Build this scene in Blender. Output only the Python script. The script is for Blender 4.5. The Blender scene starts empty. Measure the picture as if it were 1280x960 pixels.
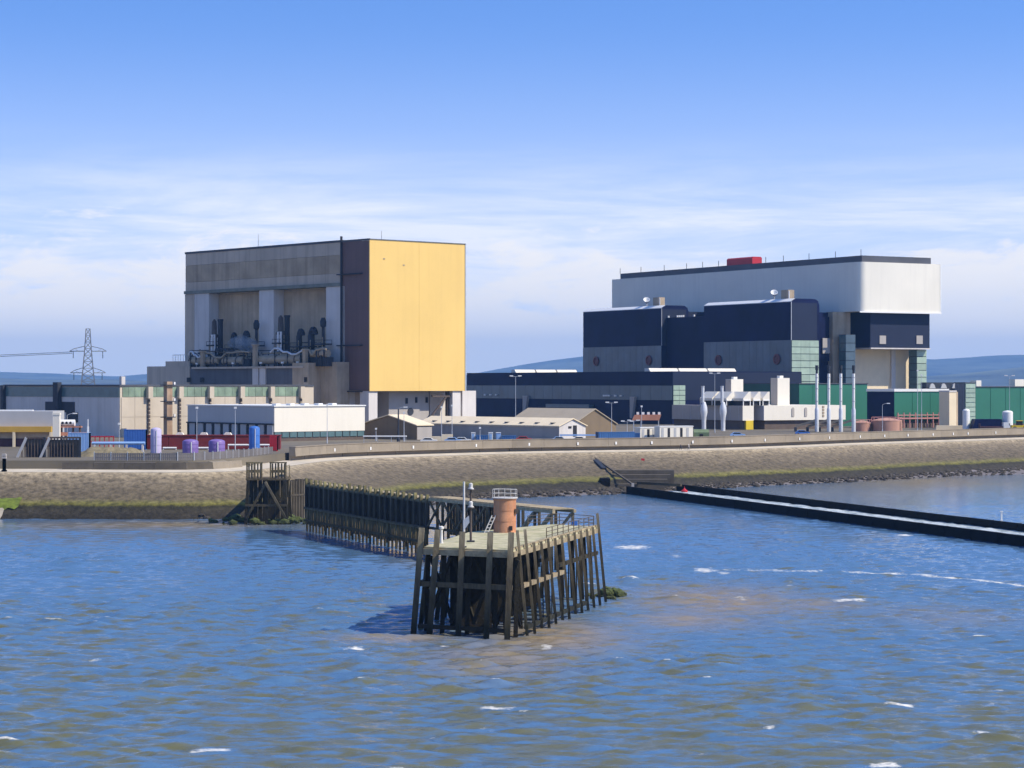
import bpy, math, random
import numpy as np
from mathutils import Vector
random.seed(7); np.random.seed(7)
S = bpy.context.scene
COL = S.collection

# ------------------------------------------------------------------ camera
F = 2850.0            # focal length in pixels of the 1280 px wide photograph
HC = 25.0             # camera height above the water (ferry deck)
cam_d = bpy.data.cameras.new("camera"); cam = bpy.data.objects.new("camera", cam_d); COL.objects.link(cam)
cam.location = (0, 0, HC); cam.rotation_euler = (math.radians(90), 0, 0)
cam_d.sensor_width = 36.0; cam_d.lens = 36.0 * F / 1280.0
cam_d.clip_start = 1.0; cam_d.clip_end = 30000.0
S.camera = cam

# ------------------------------------------------------------------ sun and sky
SUN_EL = math.radians(45.0)
SX, SY = 0.953, -0.303                       # horizontal direction towards the sun
sd = Vector((SX*math.cos(SUN_EL), SY*math.cos(SUN_EL), math.sin(SUN_EL))).normalized()
sl = bpy.data.lights.new("sun", 'SUN'); sl.energy = 4.5; sl.angle = math.radians(0.53); sl.color = (1.0, 0.91, 0.75)
so = bpy.data.objects.new("sun", sl); COL.objects.link(so)
so.location = (300, -100, 400); so.rotation_euler = sd.to_track_quat('Z', 'Y').to_euler()

W = bpy.data.worlds.new("World"); S.world = W; W.use_nodes = True
nt = W.node_tree; nt.nodes.clear()
def wn(t, **k):
    n = nt.nodes.new(t)
    for a, b in k.items(): setattr(n, a, b)
    return n
def wm(op, a, b=None, c=None):
    n = wn('ShaderNodeMath', operation=op)
    for i, v in enumerate((a, b, c)):
        if v is None: continue
        if isinstance(v, (int, float)): n.inputs[i].default_value = v
        else: nt.links.new(v, n.inputs[i])
    return n.outputs[0]
def wrange(v, a, b, c=0.0, d=1.0):
    n = wn('ShaderNodeMapRange', interpolation_type='SMOOTHSTEP'); nt.links.new(v, n.inputs[0])
    for i, x in enumerate((a, b, c, d)): n.inputs[i+1].default_value = x
    return n.outputs[0]
tc = wn('ShaderNodeTexCoord'); sep = wn('ShaderNodeSeparateXYZ'); nt.links.new(tc.outputs['Generated'], sep.inputs[0])
# the clear sky, its colours drawn down towards the horizon
zz = wm('MAXIMUM', sep.outputs[2], 0.0)
z2 = wm('ADD', wm('MULTIPLY', wm('POWER', zz, 0.8), 1.55), 0.05)
comb = wn('ShaderNodeCombineXYZ')
nt.links.new(sep.outputs[0], comb.inputs[0]); nt.links.new(sep.outputs[1], comb.inputs[1]); nt.links.new(z2, comb.inputs[2])
nrm = wn('ShaderNodeVectorMath', operation='NORMALIZE'); nt.links.new(comb.outputs[0], nrm.inputs[0])
sky = wn('ShaderNodeTexSky', sky_type='NISHITA', sun_disc=False)
sky.sun_elevation = SUN_EL; sky.sun_rotation = math.atan2(SX, SY)
sky.air_density = 1.0; sky.dust_density = 0.25; sky.ozone_density = 3.0; sky.altitude = 0
nt.links.new(nrm.outputs[0], sky.inputs[0])
tint = wn('ShaderNodeMix', data_type='RGBA', blend_type='MULTIPLY'); tint.inputs[0].default_value = 1.0
nt.links.new(sky.outputs[0], tint.inputs[6]); tint.inputs[7].default_value = (0.74, 0.97, 1.33, 1)
# clouds: long wisps and a low bank, noise over the direction so it runs round the whole sky
el = zz
def cloudnoise(sx, sz, scale, detail, rough, off=0.0):
    c = wn('ShaderNodeCombineXYZ')
    nt.links.new(wm('MULTIPLY', sep.outputs[0], sx), c.inputs[0])
    nt.links.new(wm('MULTIPLY', sep.outputs[1], sx), c.inputs[1])
    nt.links.new(wm('ADD', wm('MULTIPLY', el, sz), off), c.inputs[2])
    n = wn('ShaderNodeTexNoise'); n.inputs['Scale'].default_value = scale
    n.inputs['Detail'].default_value = detail; n.inputs['Roughness'].default_value = rough
    n.inputs['Distortion'].default_value = 0.35
    nt.links.new(c.outputs[0], n.inputs['Vector']); return n.outputs[0]
n1 = cloudnoise(6.0, 60.0, 1.0, 9, 0.66)
n2 = cloudnoise(17.0, 48.0, 1.0, 10, 0.63, 3.7)
wisp = wm('MULTIPLY', wrange(n1, 0.30, 0.78), wm('MULTIPLY', wrange(el, 0.115, 0.055), 0.85))
bank = wm('MULTIPLY', wrange(wm('SUBTRACT', el, wm('MULTIPLY', wm('SUBTRACT', n2, 0.5), 0.13)), 0.058, 0.040), wrange(el, 0.004, 0.026, 0.55, 1.0))
veil = wrange(el, 0.17, 0.0, 0.0, 0.66)
c_all = wm('MINIMUM', wm('ADD', wm('MULTIPLY', wisp, 0.95), veil), 0.9)
mixc = wn('ShaderNodeMix', data_type='RGBA'); nt.links.new(c_all, mixc.inputs[0])
nt.links.new(tint.outputs[2], mixc.inputs[6]); mixc.inputs[7].default_value = (6.2, 6.2, 6.2, 1)
mixb = wn('ShaderNodeMix', data_type='RGBA'); nt.links.new(wm('MULTIPLY', bank, 0.86), mixb.inputs[0])
nt.links.new(mixc.outputs[2], mixb.inputs[6]); mixb.inputs[7].default_value = (6.7, 6.35, 5.8, 1)
bg = wn('ShaderNodeBackground'); bg.inputs[1].default_value = 0.15
nt.links.new(mixb.outputs[2], bg.inputs[0])
wo = wn('ShaderNodeOutputWorld'); nt.links.new(bg.outputs[0], wo.inputs[0])

S.view_settings.view_transform = 'Standard'; S.view_settings.look = 'None'
S.view_settings.exposure = 0.3; S.view_settings.gamma = 1.0; S.view_settings.use_curve_mapping = False
S.cycles.max_bounces = 6; S.cycles.volume_bounces = 0; S.cycles.use_denoising = True
S.cycles.caustics_reflective = False; S.cycles.caustics_refractive = False

# ------------------------------------------------------------------ helpers
GZ = 10.0             # level of the power station's ground above the water
def pos(px, Y): return ((px-640.0)/F*Y, Y)
def zat(py, Y): return HC - (py-480.0)/F*Y
def yz(py, z): return (HC-z)*F/(py-480.0)

class MB:
    def __init__(s): s.v = []; s.f = []
    def add(s, vs, fs):
        b = len(s.v); s.v += [tuple(p) for p in vs]; s.f += [tuple(i+b for i in f) for f in fs]; return s
    def box(s, x0, x1, y0, y1, z0, z1):
        return s.add([(x0,y0,z0),(x1,y0,z0),(x1,y1,z0),(x0,y1,z0),(x0,y0,z1),(x1,y0,z1),(x1,y1,z1),(x0,y1,z1)],
                     [(3,2,1,0),(4,5,6,7),(0,1,5,4),(1,2,6,5),(2,3,7,6),(3,0,4,7)])
    def poly(s, pts, z0, z1):          # extruded plan polygon, counter-clockwise
        n = len(pts)
        return s.add([(x,y,z0) for x,y in pts]+[(x,y,z1) for x,y in pts],
                     [tuple(range(n-1,-1,-1)), tuple(range(n,2*n))]+[(i,(i+1)%n,n+(i+1)%n,n+i) for i in range(n)])
    def prism_x(s, prof, x0, x1):      # profile (y, z), counter-clockwise seen from +x
        n = len(prof)
        return s.add([(x0,y,z) for y,z in prof]+[(x1,y,z) for y,z in prof],
                     [tuple(range(n-1,-1,-1)), tuple(range(n,2*n))]+[(i,(i+1)%n,n+(i+1)%n,n+i) for i in range(n)])
    def prism_y(s, prof, y0, y1):      # profile (x, z), counter-clockwise seen from -y
        n = len(prof)
        return s.add([(x,y0,z) for x,z in prof]+[(x,y1,z) for x,z in prof],
                     [tuple(range(n)), tuple(range(2*n-1,n-1,-1))]+[(i,n+i,n+(i+1)%n,(i+1)%n) for i in range(n)])
    def tube(s, p, q, r0, r1=None, n=10, cap=True):
        p = Vector(p); q = Vector(q); r1 = r0 if r1 is None else r1
        d = (q-p).normalized(); a = d.orthogonal().normalized(); b = d.cross(a)
        vs = []
        for c, r in ((p, r0), (q, r1)):
            for i in range(n):
                t = 2*math.pi*i/n; vs.append(c + a*(r*math.cos(t)) + b*(r*math.sin(t)))
        fs = [(i,(i+1)%n,n+(i+1)%n,n+i) for i in range(n)]
        if cap: fs += [tuple(range(n-1,-1,-1)), tuple(range(n,2*n))]
        return s.add(vs, fs)
    def path(s, pts, r, n=8):
        for a, b in zip(pts[:-1], pts[1:]): s.tube(a, b, r, n=n)
        return s
    def beam(s, p, q, w, h):           # square timber; w horizontal, h the other way
        p = Vector(p); q = Vector(q); d = (q-p).normalized()
        up = Vector((0,0,1)) if abs(d.z) < 0.95 else Vector((0,1,0))
        a = d.cross(up).normalized(); b = a.cross(d).normalized()
        vs = [c + a*(i*w/2) + b*(j*h/2) for c in (p, q) for i, j in ((-1,-1),(1,-1),(1,1),(-1,1))]
        return s.add(vs, [(0,1,2,3),(7,6,5,4),(0,4,5,1),(1,5,6,2),(2,6,7,3),(3,7,4,0)])
    def lathe(s, prof, cx=0, cy=0, n=20):
        vs = []; m = len(prof)
        for r, z in prof:
            for i in range(n):
                t = 2*math.pi*i/n; vs.append((cx+r*math.cos(t), cy+r*math.sin(t), z))
        fs = [(k*n+i, k*n+(i+1)%n, (k+1)*n+(i+1)%n, (k+1)*n+i) for k in range(m-1) for i in range(n)]
        fs += [tuple(range(n-1,-1,-1)), tuple(range((m-1)*n, m*n))]
        return s.add(vs, fs)
    def mesh(s, name, mat, smooth=False):
        me = bpy.data.meshes.new(name); me.from_pydata(s.v, [], s.f); me.update()
        if mat: me.materials.append(mat)
        if smooth:
            me.polygons.foreach_set('use_smooth', [True]*len(me.polygons))
            try: me.set_sharp_from_angle(angle=math.radians(40))
            except Exception: pass
        return me
    def build(s, name, mat, parent=None, smooth=False, label=None):
        o = bpy.data.objects.new(name, s.mesh(name, mat, smooth)); COL.objects.link(o)
        if parent: o.parent = parent
        if label: o['label'] = label
        return o

def thing(name, label, cat, loc=(0,0,0), rz=0.0, group=None):
    o = bpy.data.objects.new(name, None); COL.objects.link(o); o.empty_display_size = 0.5
    o.location = loc; o.rotation_euler = (0,0,rz); o['label'] = label; o['category'] = cat
    if group: o['group'] = group
    return o
def tag(o, label, cat, group=None):
    o['label'] = label; o['category'] = cat
    if group: o['group'] = group
    return o
def struct(o): o['kind'] = 'structure'; return o
def stuff(o): o['kind'] = 'stuff'; return o
def put(name, me, parent, loc=(0,0,0), rz=0.0, rot=None):
    o = bpy.data.objects.new(name, me); COL.objects.link(o); o.parent = parent
    o.location = loc; o.rotation_euler = rot if rot else (0,0,rz); return o
def dup(root, loc, label, rz=None):
    r = root.copy(); COL.objects.link(r); r.location = loc; r['label'] = label
    if rz is not None: r.rotation_euler = (0,0,rz)
    for ch in list(root.children):
        c = ch.copy(); COL.objects.link(c); c.parent = r
        for g in ch.children:
            d = g.copy(); COL.objects.link(d); d.parent = c
    return r

class Frame:
    """plan axes of a building: u runs along its sunlit front, v back along its shaded side"""
    def __init__(s, px, Y, phi):
        s.o = pos(px, Y); s.phi = phi
        s.du = (math.cos(phi), math.sin(phi)); s.dv = (-math.sin(phi), math.cos(phi))
    def pt(s, u, v): return (s.o[0]+u*s.du[0]+v*s.dv[0], s.o[1]+u*s.du[1]+v*s.dv[1])
    def v_at(s, px, u):
        k = (px-640)/F; x, y = s.pt(u, 0); return (k*y-x)/(s.dv[0]-k*s.dv[1])
    def u_at(s, px, v):
        k = (px-640)/F; x, y = s.pt(0, v); return (k*y-x)/(s.du[0]-k*s.du[1])
    def z(s, py, u, v): return zat(py, s.pt(u, v)[1]) - GZ
    def loc(s): return (s.o[0], s.o[1], GZ)
PH1 = math.radians(41.3); PH2 = math.radians(30.5)

# ------------------------------------------------------------------ materials
def node(m, t, **k):
    n = m.node_tree.nodes.new(t)
    for a, b in k.items(): setattr(n, a, b)
    return n
def lnk(m, a, b): m.node_tree.links.new(a, b)
MATS = {}
def M(name, rgb, rough=0.7, var=0.18, scale=0.12, streak=0.0, dirt=None, metal=0.0, bump=0.0, bscale=2.0, spec=0.4, objvar=0.0):
    if name in MATS: return MATS[name]
    m = bpy.data.materials.new(name); m.use_nodes = True; MATS[name] = m
    bs = m.node_tree.nodes['Principled BSDF']
    bs.inputs['Roughness'].default_value = rough; bs.inputs['Metallic'].default_value = metal
    bs.inputs['Specular IOR Level'].default_value = spec
    g = node(m, 'ShaderNodeNewGeometry')
    def noise(sx, sz, detail=6, rgh=0.6):
        mp = node(m, 'ShaderNodeMapping'); mp.inputs['Scale'].default_value = (sx, sx, sz)
        lnk(m, g.outputs['Position'], mp.inputs[0])
        n = node(m, 'ShaderNodeTexNoise'); n.inputs['Scale'].default_value = 1.0
        n.inputs['Detail'].default_value = detail; n.inputs['Roughness'].default_value = rgh
        lnk(m, mp.outputs[0], n.inputs['Vector']); return n.outputs[0]
    def ramp(v, a, b):
        n = node(m, 'ShaderNodeMapRange'); lnk(m, v, n.inputs[0])
        n.inputs[1].default_value = a; n.inputs[2].default_value = b; return n.outputs[0]
    mx = node(m, 'ShaderNodeMix', data_type='RGBA'); lnk(m, ramp(noise(scale, scale), 0.3, 0.7), mx.inputs[0])
    mx.inputs[6].default_value = tuple(c*(1-var) for c in rgb)+(1,)
    mx.inputs[7].default_value = tuple(min(1, c*(1+var*0.6)) for c in rgb)+(1,)
    out = mx.outputs[2]
    if streak:
        m2 = node(m, 'ShaderNodeMix', data_type='RGBA')
        f = node(m, 'ShaderNodeMath', operation='MULTIPLY'); lnk(m, ramp(noise(0.55, 0.025, 5, 0.65), 0.48, 0.75), f.inputs[0]); f.inputs[1].default_value = streak
        lnk(m, f.outputs[0], m2.inputs[0]); lnk(m, out, m2.inputs[6])
        d = dirt or tuple(c*0.35 for c in rgb); m2.inputs[7].default_value = tuple(d)+(1,)
        out = m2.outputs[2]
    if objvar:
        oi = node(m, 'ShaderNodeObjectInfo')
        hs = node(m, 'ShaderNodeHueSaturation'); lnk(m, out, hs.inputs['Color'])
        r = node(m, 'ShaderNodeMapRange'); lnk(m, oi.outputs['Random'], r.inputs[0]); r.inputs[3].default_value = 1-objvar; r.inputs[4].default_value = 1+objvar
        lnk(m, r.outputs[0], hs.inputs['Value']); out = hs.outputs[0]
    lnk(m, out, bs.inputs['Base Color'])
    if bump:
        b = node(m, 'ShaderNodeBump'); b.inputs['Strength'].default_value = bump; b.inputs['Distance'].default_value = 0.1
        lnk(m, noise(bscale, bscale), b.inputs['Height']); lnk(m, b.outputs[0], bs.inputs['Normal'])
    return m

YELLOW = M('yellow_cladding', (0.81, 0.555, 0.185), 0.8, 0.06, 0.05, 0.25, (0.68, 0.45, 0.15), spec=0.2)
BROWNCLAD = M('maroon_brown_cladding', (0.15, 0.085, 0.075), 0.6, 0.15, 0.08, 0.3)
CONC = M('weathered_concrete', (0.56, 0.465, 0.36), 0.9, 0.20, 0.06, 0.45, (0.20, 0.165, 0.12))
CONC_L = M('pale_concrete', (0.66, 0.62, 0.58), 0.9, 0.12, 0.08, 0.35, (0.30, 0.26, 0.22))
CONC_T = M('tan_stained_concrete', (0.50, 0.39, 0.265), 0.9, 0.32, 0.09, 0.6, (0.22, 0.16, 0.10))
CONC_LEDGE = M('green_grey_ledge', (0.22, 0.23, 0.19), 0.85, 0.2, 0.2, 0.4)
CONC_P = M('precast_panel_concrete', (0.56, 0.48, 0.37), 0.9, 0.10, 0.15, 0.30, (0.34, 0.27, 0.19), objvar=0.05)
GREENGLASS = M('greenish_glazing', (0.23, 0.31, 0.21), 0.25, 0.35, 0.25, 0.0, spec=0.6, objvar=0.15)
NAVY = M('navy_cladding', (0.005, 0.009, 0.050), 0.55, 0.4, 0.10, 0.15, (0.010, 0.013, 0.035), spec=0.12)
NAVYLIT = M('sunlit_navy_cladding', (0.013, 0.020, 0.048), 0.6, 0.15, 0.1, 0.25, (0.02, 0.02, 0.04), spec=0.25)  # sun-facing sides of the navy blocks, the sunlight put into the colour
GLASSBAND = M('grey_green_glazing', (0.075, 0.115, 0.145), 0.3, 0.25, 0.15, 0.35, (0.05, 0.07, 0.08), spec=0.6, objvar=0.12)
PALEGLASS = M('pale_green_glazing', (0.36, 0.46, 0.36), 0.3, 0.15, 0.5, 0.2, (0.25, 0.33, 0.3), objvar=0.12)
TEALGLASS = M('teal_glazing', (0.10, 0.17, 0.18), 0.25, 0.2, 0.5, 0.0, objvar=0.1)
WHITE = M('white_cladding', (0.82, 0.775, 0.66), 0.6, 0.07, 0.05, 0.35, (0.66, 0.62, 0.53), spec=0.25)
WHITEP = M('white_paint', (0.80, 0.79, 0.75), 0.5, 0.05, 0.4)
ROOFGREY = M('dark_grey_roofing', (0.075, 0.08, 0.095), 0.7, 0.2, 0.1)
RED = M('red_paint', (0.50, 0.02, 0.03), 0.5, 0.15, 0.3)
REDDARK = M('dark_red_steel', (0.20, 0.022, 0.02), 0.6, 0.25, 0.3, 0.3)
REDPORT = M('rusty_red_vent', (0.22, 0.07, 0.06), 0.6, 0.25, 0.8)
SHEDGREY = M('grey_and_shaded_white', (0.46, 0.46, 0.46), 0.6, 0.08, 0.1, 0.1)
WHITESHED = M('white_shed_cladding', (0.80, 0.745, 0.63), 0.6, 0.04, 0.1, 0.08)
DARK = M('dark_opening', (0.018, 0.018, 0.022), 0.8, 0.2, 0.3)
BROWNBRICK = M('brown_brick', (0.13, 0.095, 0.075), 0.85, 0.2, 0.3)
BROWNGABLE = M('brown_gable_sheeting', (0.21, 0.155, 0.095), 0.8, 0.12, 0.2, 0.2)
CREAMROOF = M('cream_sheet_roof', (0.82, 0.68, 0.46), 0.75, 0.08, 0.2, 0.1, (0.5, 0.4, 0.28))
TANROOF = M('tan_sheet_roof', (0.42, 0.35, 0.25), 0.75, 0.08, 0.15, 0.15)
WARMGREY = M('warm_grey_render', (0.42, 0.385, 0.35), 0.85, 0.08, 0.2, 0.15)
GREEN = M('green_cladding', (0.030, 0.165, 0.105), 0.5, 0.14, 0.08, 0.2, (0.02, 0.10, 0.07))
STEEL = M('galvanised_steel', (0.52, 0.53, 0.54), 0.4, 0.12, 0.6, 0.0, metal=0.3)
SILVER = M('silver_flue', (0.66, 0.67, 0.68), 0.4, 0.15, 0.8, 0.0, metal=0.15)
IRON = M('dark_ironwork', (0.028, 0.033, 0.045), 0.7, 0.3, 0.5)
RUSTBROWN = M('brown_painted_steel', (0.10, 0.075, 0.06), 0.8, 0.3, 0.6)
PIPETAN = M('tan_lagged_pipe', (0.38, 0.30, 0.20), 0.6, 0.25, 0.5)
TANKSALMON = M('salmon_tank', (0.50, 0.27, 0.19), 0.7, 0.12, 0.3, 0.35, (0.35, 0.18, 0.12))
PURPLE = M('purple_tank', (0.20, 0.13, 0.36), 0.45, 0.10, 0.3, 0.1)
LILAC = M('lilac_tank', (0.47, 0.42, 0.60), 0.45, 0.08, 0.3, 0.1)
BLUE = M('blue_paint', (0.05, 0.16, 0.48), 0.45, 0.12, 0.4, 0.1)
BLUECON = M('blue_container', (0.05, 0.15, 0.36), 0.55, 0.12, 0.5, 0.2)
LIGHTBLUE = M('light_blue_paint', (0.28, 0.45, 0.72), 0.5, 0.1, 0.4)
YELLOWP = M('yellow_paint', (0.70, 0.50, 0.02), 0.5, 0.1, 0.4)
OCHRE = M('ochre_fascia', (0.55, 0.33, 0.05), 0.6, 0.1, 0.3)
ORANGERUST = M('orange_crane_steel', (0.50, 0.22, 0.13), 0.7, 0.2, 0.5)
PINKPIPE = M('pink_pipework', (0.50, 0.24, 0.22), 0.7, 0.15, 0.5)
MAROON = M('maroon_base', (0.09, 0.04, 0.045), 0.8, 0.2, 0.3)
FENCEGREY = M('grey_fence_steel', (0.20, 0.18, 0.17), 0.7, 0.15, 0.4, 0.2, objvar=0.12)
RUSTDRUM = M('rusted_beacon_steel', (0.50, 0.22, 0.11), 0.9, 0.35, 0.9, 0.9, (0.36, 0.27, 0.19), bump=0.3, bscale=4)
PEELWHITE = M('peeling_white_paint', (0.62, 0.60, 0.56), 0.7, 0.25, 1.5, 0.3, (0.25, 0.15, 0.09))
BLACKWALL = M('wet_black_steel_piling', (0.007, 0.007, 0.008), 0.8, 0.4, 0.5, 0.3, (0.014, 0.012, 0.01), bump=0.4, bscale=2, spec=0.1)
PARAPET = M('parapet_concrete', (0.27, 0.225, 0.165), 0.92, 0.18, 0.25, 0.5, (0.22, 0.18, 0.13), objvar=0.06)
PALECONC = M('bleached_concrete_walkway', (0.54, 0.47, 0.36), 0.92, 0.18, 0.25)
LOWCONC = M('dirty_low_wall_concrete', (0.105, 0.088, 0.066), 0.92, 0.3, 0.3, 0.5)
SHEETPILE = M('rust_tan_sheet_piles', (0.15, 0.12, 0.08), 0.9, 0.3, 0.5, 0.5, (0.06, 0.05, 0.035), objvar=0.25, spec=0.2)

def zmat(name, stops, rough=0.85, jitter=1.2, var=0.35, nscale=0.8, bump=0.5, bscale=3.0, stretch=1.0, objvar=0.0, streaky=False):
    """colour bands by height above the water (tide marks), their edges broken by noise"""
    m = bpy.data.materials.new(name); m.use_nodes = True
    bs = m.node_tree.nodes['Principled BSDF']; bs.inputs['Roughness'].default_value = rough
    bs.inputs['Specular IOR Level'].default_value = 0.3
    g = node(m, 'ShaderNodeNewGeometry'); sp = node(m, 'ShaderNodeSeparateXYZ'); lnk(m, g.outputs['Position'], sp.inputs[0])
    mp = node(m, 'ShaderNodeMapping'); mp.inputs['Scale'].default_value = (1, 1, stretch); lnk(m, g.outputs['Position'], mp.inputs[0])
    def nz(sc, d=6, r=0.65):
        n = node(m, 'ShaderNodeTexNoise'); n.inputs['Scale'].default_value = sc; n.inputs['Detail'].default_value = d
        n.inputs['Roughness'].default_value = r; lnk(m, mp.outputs[0], n.inputs['Vector']); return n.outputs[0]
    ja = node(m, 'ShaderNodeMath', operation='ADD'); lnk(m, nz(0.22), ja.inputs[0]); lnk(m, nz(0.9, 5, 0.8), ja.inputs[1])
    jb = node(m, 'ShaderNodeMath', operation='MULTIPLY'); lnk(m, ja.outputs[0], jb.inputs[0]); jb.inputs[1].default_value = 0.5
    j = node(m, 'ShaderNodeMath', operation='MULTIPLY_ADD'); lnk(m, jb.outputs[0], j.inputs[0]); j.inputs[1].default_value = jitter*2; j.inputs[2].default_value = -jitter
    a = node(m, 'ShaderNodeMath', operation='ADD'); lnk(m, sp.outputs[2], a.inputs[0]); lnk(m, j.outputs[0], a.inputs[1])
    zmax = stops[-1][0]; zmin = stops[0][0]
    r = node(m, 'ShaderNodeMapRange'); lnk(m, a.outputs[0], r.inputs[0]); r.inputs[1].default_value = zmin; r.inputs[2].default_value = zmax
    cr = node(m, 'ShaderNodeValToRGB'); lnk(m, r.outputs[0], cr.inputs[0])
    e = cr.color_ramp.elements
    while len(e) < len(stops): e.new(0.5)
    for i, (z, c) in enumerate(stops): e[i].position = (z-zmin)/(zmax-zmin); e[i].color = tuple(c)+(1,)
    v = node(m, 'ShaderNodeMapRange'); lnk(m, nz(nscale, 8, 0.7), v.inputs[0]); v.inputs[1].default_value = 0.3; v.inputs[2].default_value = 0.7
    v.inputs[3].default_value = 1-var; v.inputs[4].default_value = 1+var
    hs = node(m, 'ShaderNodeHueSaturation'); lnk(m, cr.outputs[0], hs.inputs['Color'])
    val = v.outputs[0]
    if objvar:
        oi = node(m, 'ShaderNodeObjectInfo'); q = node(m, 'ShaderNodeMapRange'); lnk(m, oi.outputs['Random'], q.inputs[0])
        q.inputs[3].default_value = 1-objvar; q.inputs[4].default_value = 1+objvar
        mu = node(m, 'ShaderNodeMath', operation='MULTIPLY'); lnk(m, val, mu.inputs[0]); lnk(m, q.outputs[0], mu.inputs[1]); val = mu.outputs[0]
    lnk(m, val, hs.inputs['Value']); lnk(m, hs.outputs[0], bs.inputs['Base Color'])
    b = node(m, 'ShaderNodeBump'); b.inputs['Strength'].default_value = bump; b.inputs['Distance'].default_value = 0.25
    lnk(m, nz(bscale, 8, 0.7), b.inputs['Height']); lnk(m, b.outputs[0], bs.inputs['Normal'])
    return m
WOOD = zmat('tarred_tidal_timber', [(-1, (0.012,0.011,0.007)), (0.9, (0.018,0.018,0.010)), (1.5, (0.040,0.036,0.020)), (2.6, (0.060,0.052,0.032)), (3.5, (0.078,0.063,0.036)), (6.5, (0.106,0.084,0.050)), (8.5, (0.20,0.163,0.098)), (10.5, (0.265,0.22,0.14))],
            jitter=0.7, var=0.5, nscale=1.6, stretch=0.25, objvar=0.25)
WOODLIT = zmat('sunlit_pale_timber', [(-1, (0.032,0.026,0.016)), (2.5, (0.095,0.076,0.045)), (5, (0.286,0.223,0.133)), (9, (0.392,0.314,0.189))], jitter=0.5, var=0.35, nscale=2, objvar=0.15)  # paler copy of the timber, sunlight on decks and walings put into the colour
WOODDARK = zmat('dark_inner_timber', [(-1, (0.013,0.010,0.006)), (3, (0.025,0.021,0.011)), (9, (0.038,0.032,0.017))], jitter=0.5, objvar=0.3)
WOODBROWN = zmat('brown_rail_timber', [(-1, (0.021,0.017,0.009)), (5, (0.085,0.060,0.029)), (11, (0.159,0.120,0.058))], jitter=0.5, var=0.4, nscale=2, objvar=0.25)
JETTYWOOD = zmat('dark_jetty_boards', [(-1, (0.032,0.026,0.014)), (1.8, (0.080,0.060,0.027)), (3.6, (0.143,0.110,0.047)), (4.2, (0.060,0.048,0.032)), (7.5, (0.072,0.058,0.040)), (8.7, (0.233,0.200,0.083))],
            jitter=0.35, var=0.5, nscale=1.2, stretch=0.3, objvar=0.35)
DECKMOSS = M('mossy_concrete_deck', (0.50, 0.455, 0.29), 0.95, 0.28, 0.9, 0.75, (0.17, 0.20, 0.055), bump=0.4, bscale=3, spec=0.2)
ROCK = zmat('weedy_rubble', [(-0.5, (0.038,0.031,0.022)), (0.5, (0.070,0.058,0.043)), (1.5, (0.098,0.082,0.059)), (2.5, (0.077,0.075,0.033))], jitter=0.5, var=0.5, nscale=1.5, objvar=0.2)
WEEDROCK = zmat('weed_covered_rock', [(-0.5, (0.03,0.028,0.016)), (0.8, (0.06,0.075,0.02)), (2.5, (0.10,0.14,0.025))], jitter=0.5, var=0.4, nscale=2.5)
MUD = zmat('tidal_mud', [(-0.6, (0.10,0.085,0.065)), (0.2, (0.19,0.155,0.12)), (0.9, (0.25,0.205,0.165))], jitter=0.3, var=0.25, nscale=0.35, rough=0.5, bump=0.35, bscale=0.8)
REVET = zmat('stone_revetment', [(-0.2, (0.027,0.022,0.015)), (1.4, (0.037,0.031,0.020)), (2.2, (0.031,0.028,0.015)), (2.6, (0.114,0.105,0.020)), (2.9, (0.156,0.140,0.041)), (3.5, (0.120,0.094,0.054)), (4.6, (0.125,0.098,0.060)), (6.6, (0.187,0.147,0.092)), (7.6, (0.281,0.222,0.138)), (8.2, (0.458,0.370,0.239))],
            jitter=0.85, var=0.72, nscale=0.85, bump=1.0, bscale=1.6)
GROUND = M('site_ground', (0.16, 0.135, 0.095), 0.95, 0.3, 0.03, 0.0)
HILL = M('moorland', (0.10, 0.11, 0.07), 0.95, 0.85, 0.003, 0.0)

# ------------------------------------------------------------------ shoreline
LPX = [(-420,440),(-200,440),(0,440),(150,439),(260,437),(310,449),(360,470),(392,494),(460,521),(580,544),(640,556),(770,570),(900,586),(1000,612),(1100,646),(1280,703),(1400,745),(1560,800)]
ctrl = [np.array(pos(a, b)) for a, b in LPX]
pts = []
for i in range(1, len(ctrl)-2):
    p0, p1, p2, p3 = ctrl[i-1:i+3]
    n = max(4, int(np.linalg.norm(p2-p1)/2.5))
    for t in np.linspace(0, 1, n, endpoint=False):
        pts.append(0.5*((2*p1)+(-p0+p2)*t+(2*p0-5*p1+4*p2-p3)*t*t+(-p0+3*p1-3*p2+p3)*t**3))
SH = np.array(pts)
k = np.ones(9)/9.0
SHs = np.stack([np.convolve(np.pad(SH[:,c], 4, mode='edge'), k, mode='valid') for c in range(2)], 1)
SH = SHs
dT = np.gradient(SH, axis=0); dT /= np.linalg.norm(dT, axis=1)[:,None]
NIN = np.stack([-dT[:,1], dT[:,0]], 1)            # towards the land
PXS = 640 + F*SH[:,0]/SH[:,1]
WID = np.interp(PXS, [-200, 260, 360, 480, 640, 770, 900, 1280, 1500], [1.0, 1.0, 1.35, 1.9, 2.2, 1.7, 1.15, 1.3, 1.4])
def shore(px, off, z=None):
    i = int(np.argmin(np.abs(PXS-px))); p = SH[i]+NIN[i]*off
    return (p[0], p[1]) if z is None else (p[0], p[1], z)
def shore_dir(px):
    i = int(np.argmin(np.abs(PXS-px))); return math.atan2(dT[i,1], dT[i,0])

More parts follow.
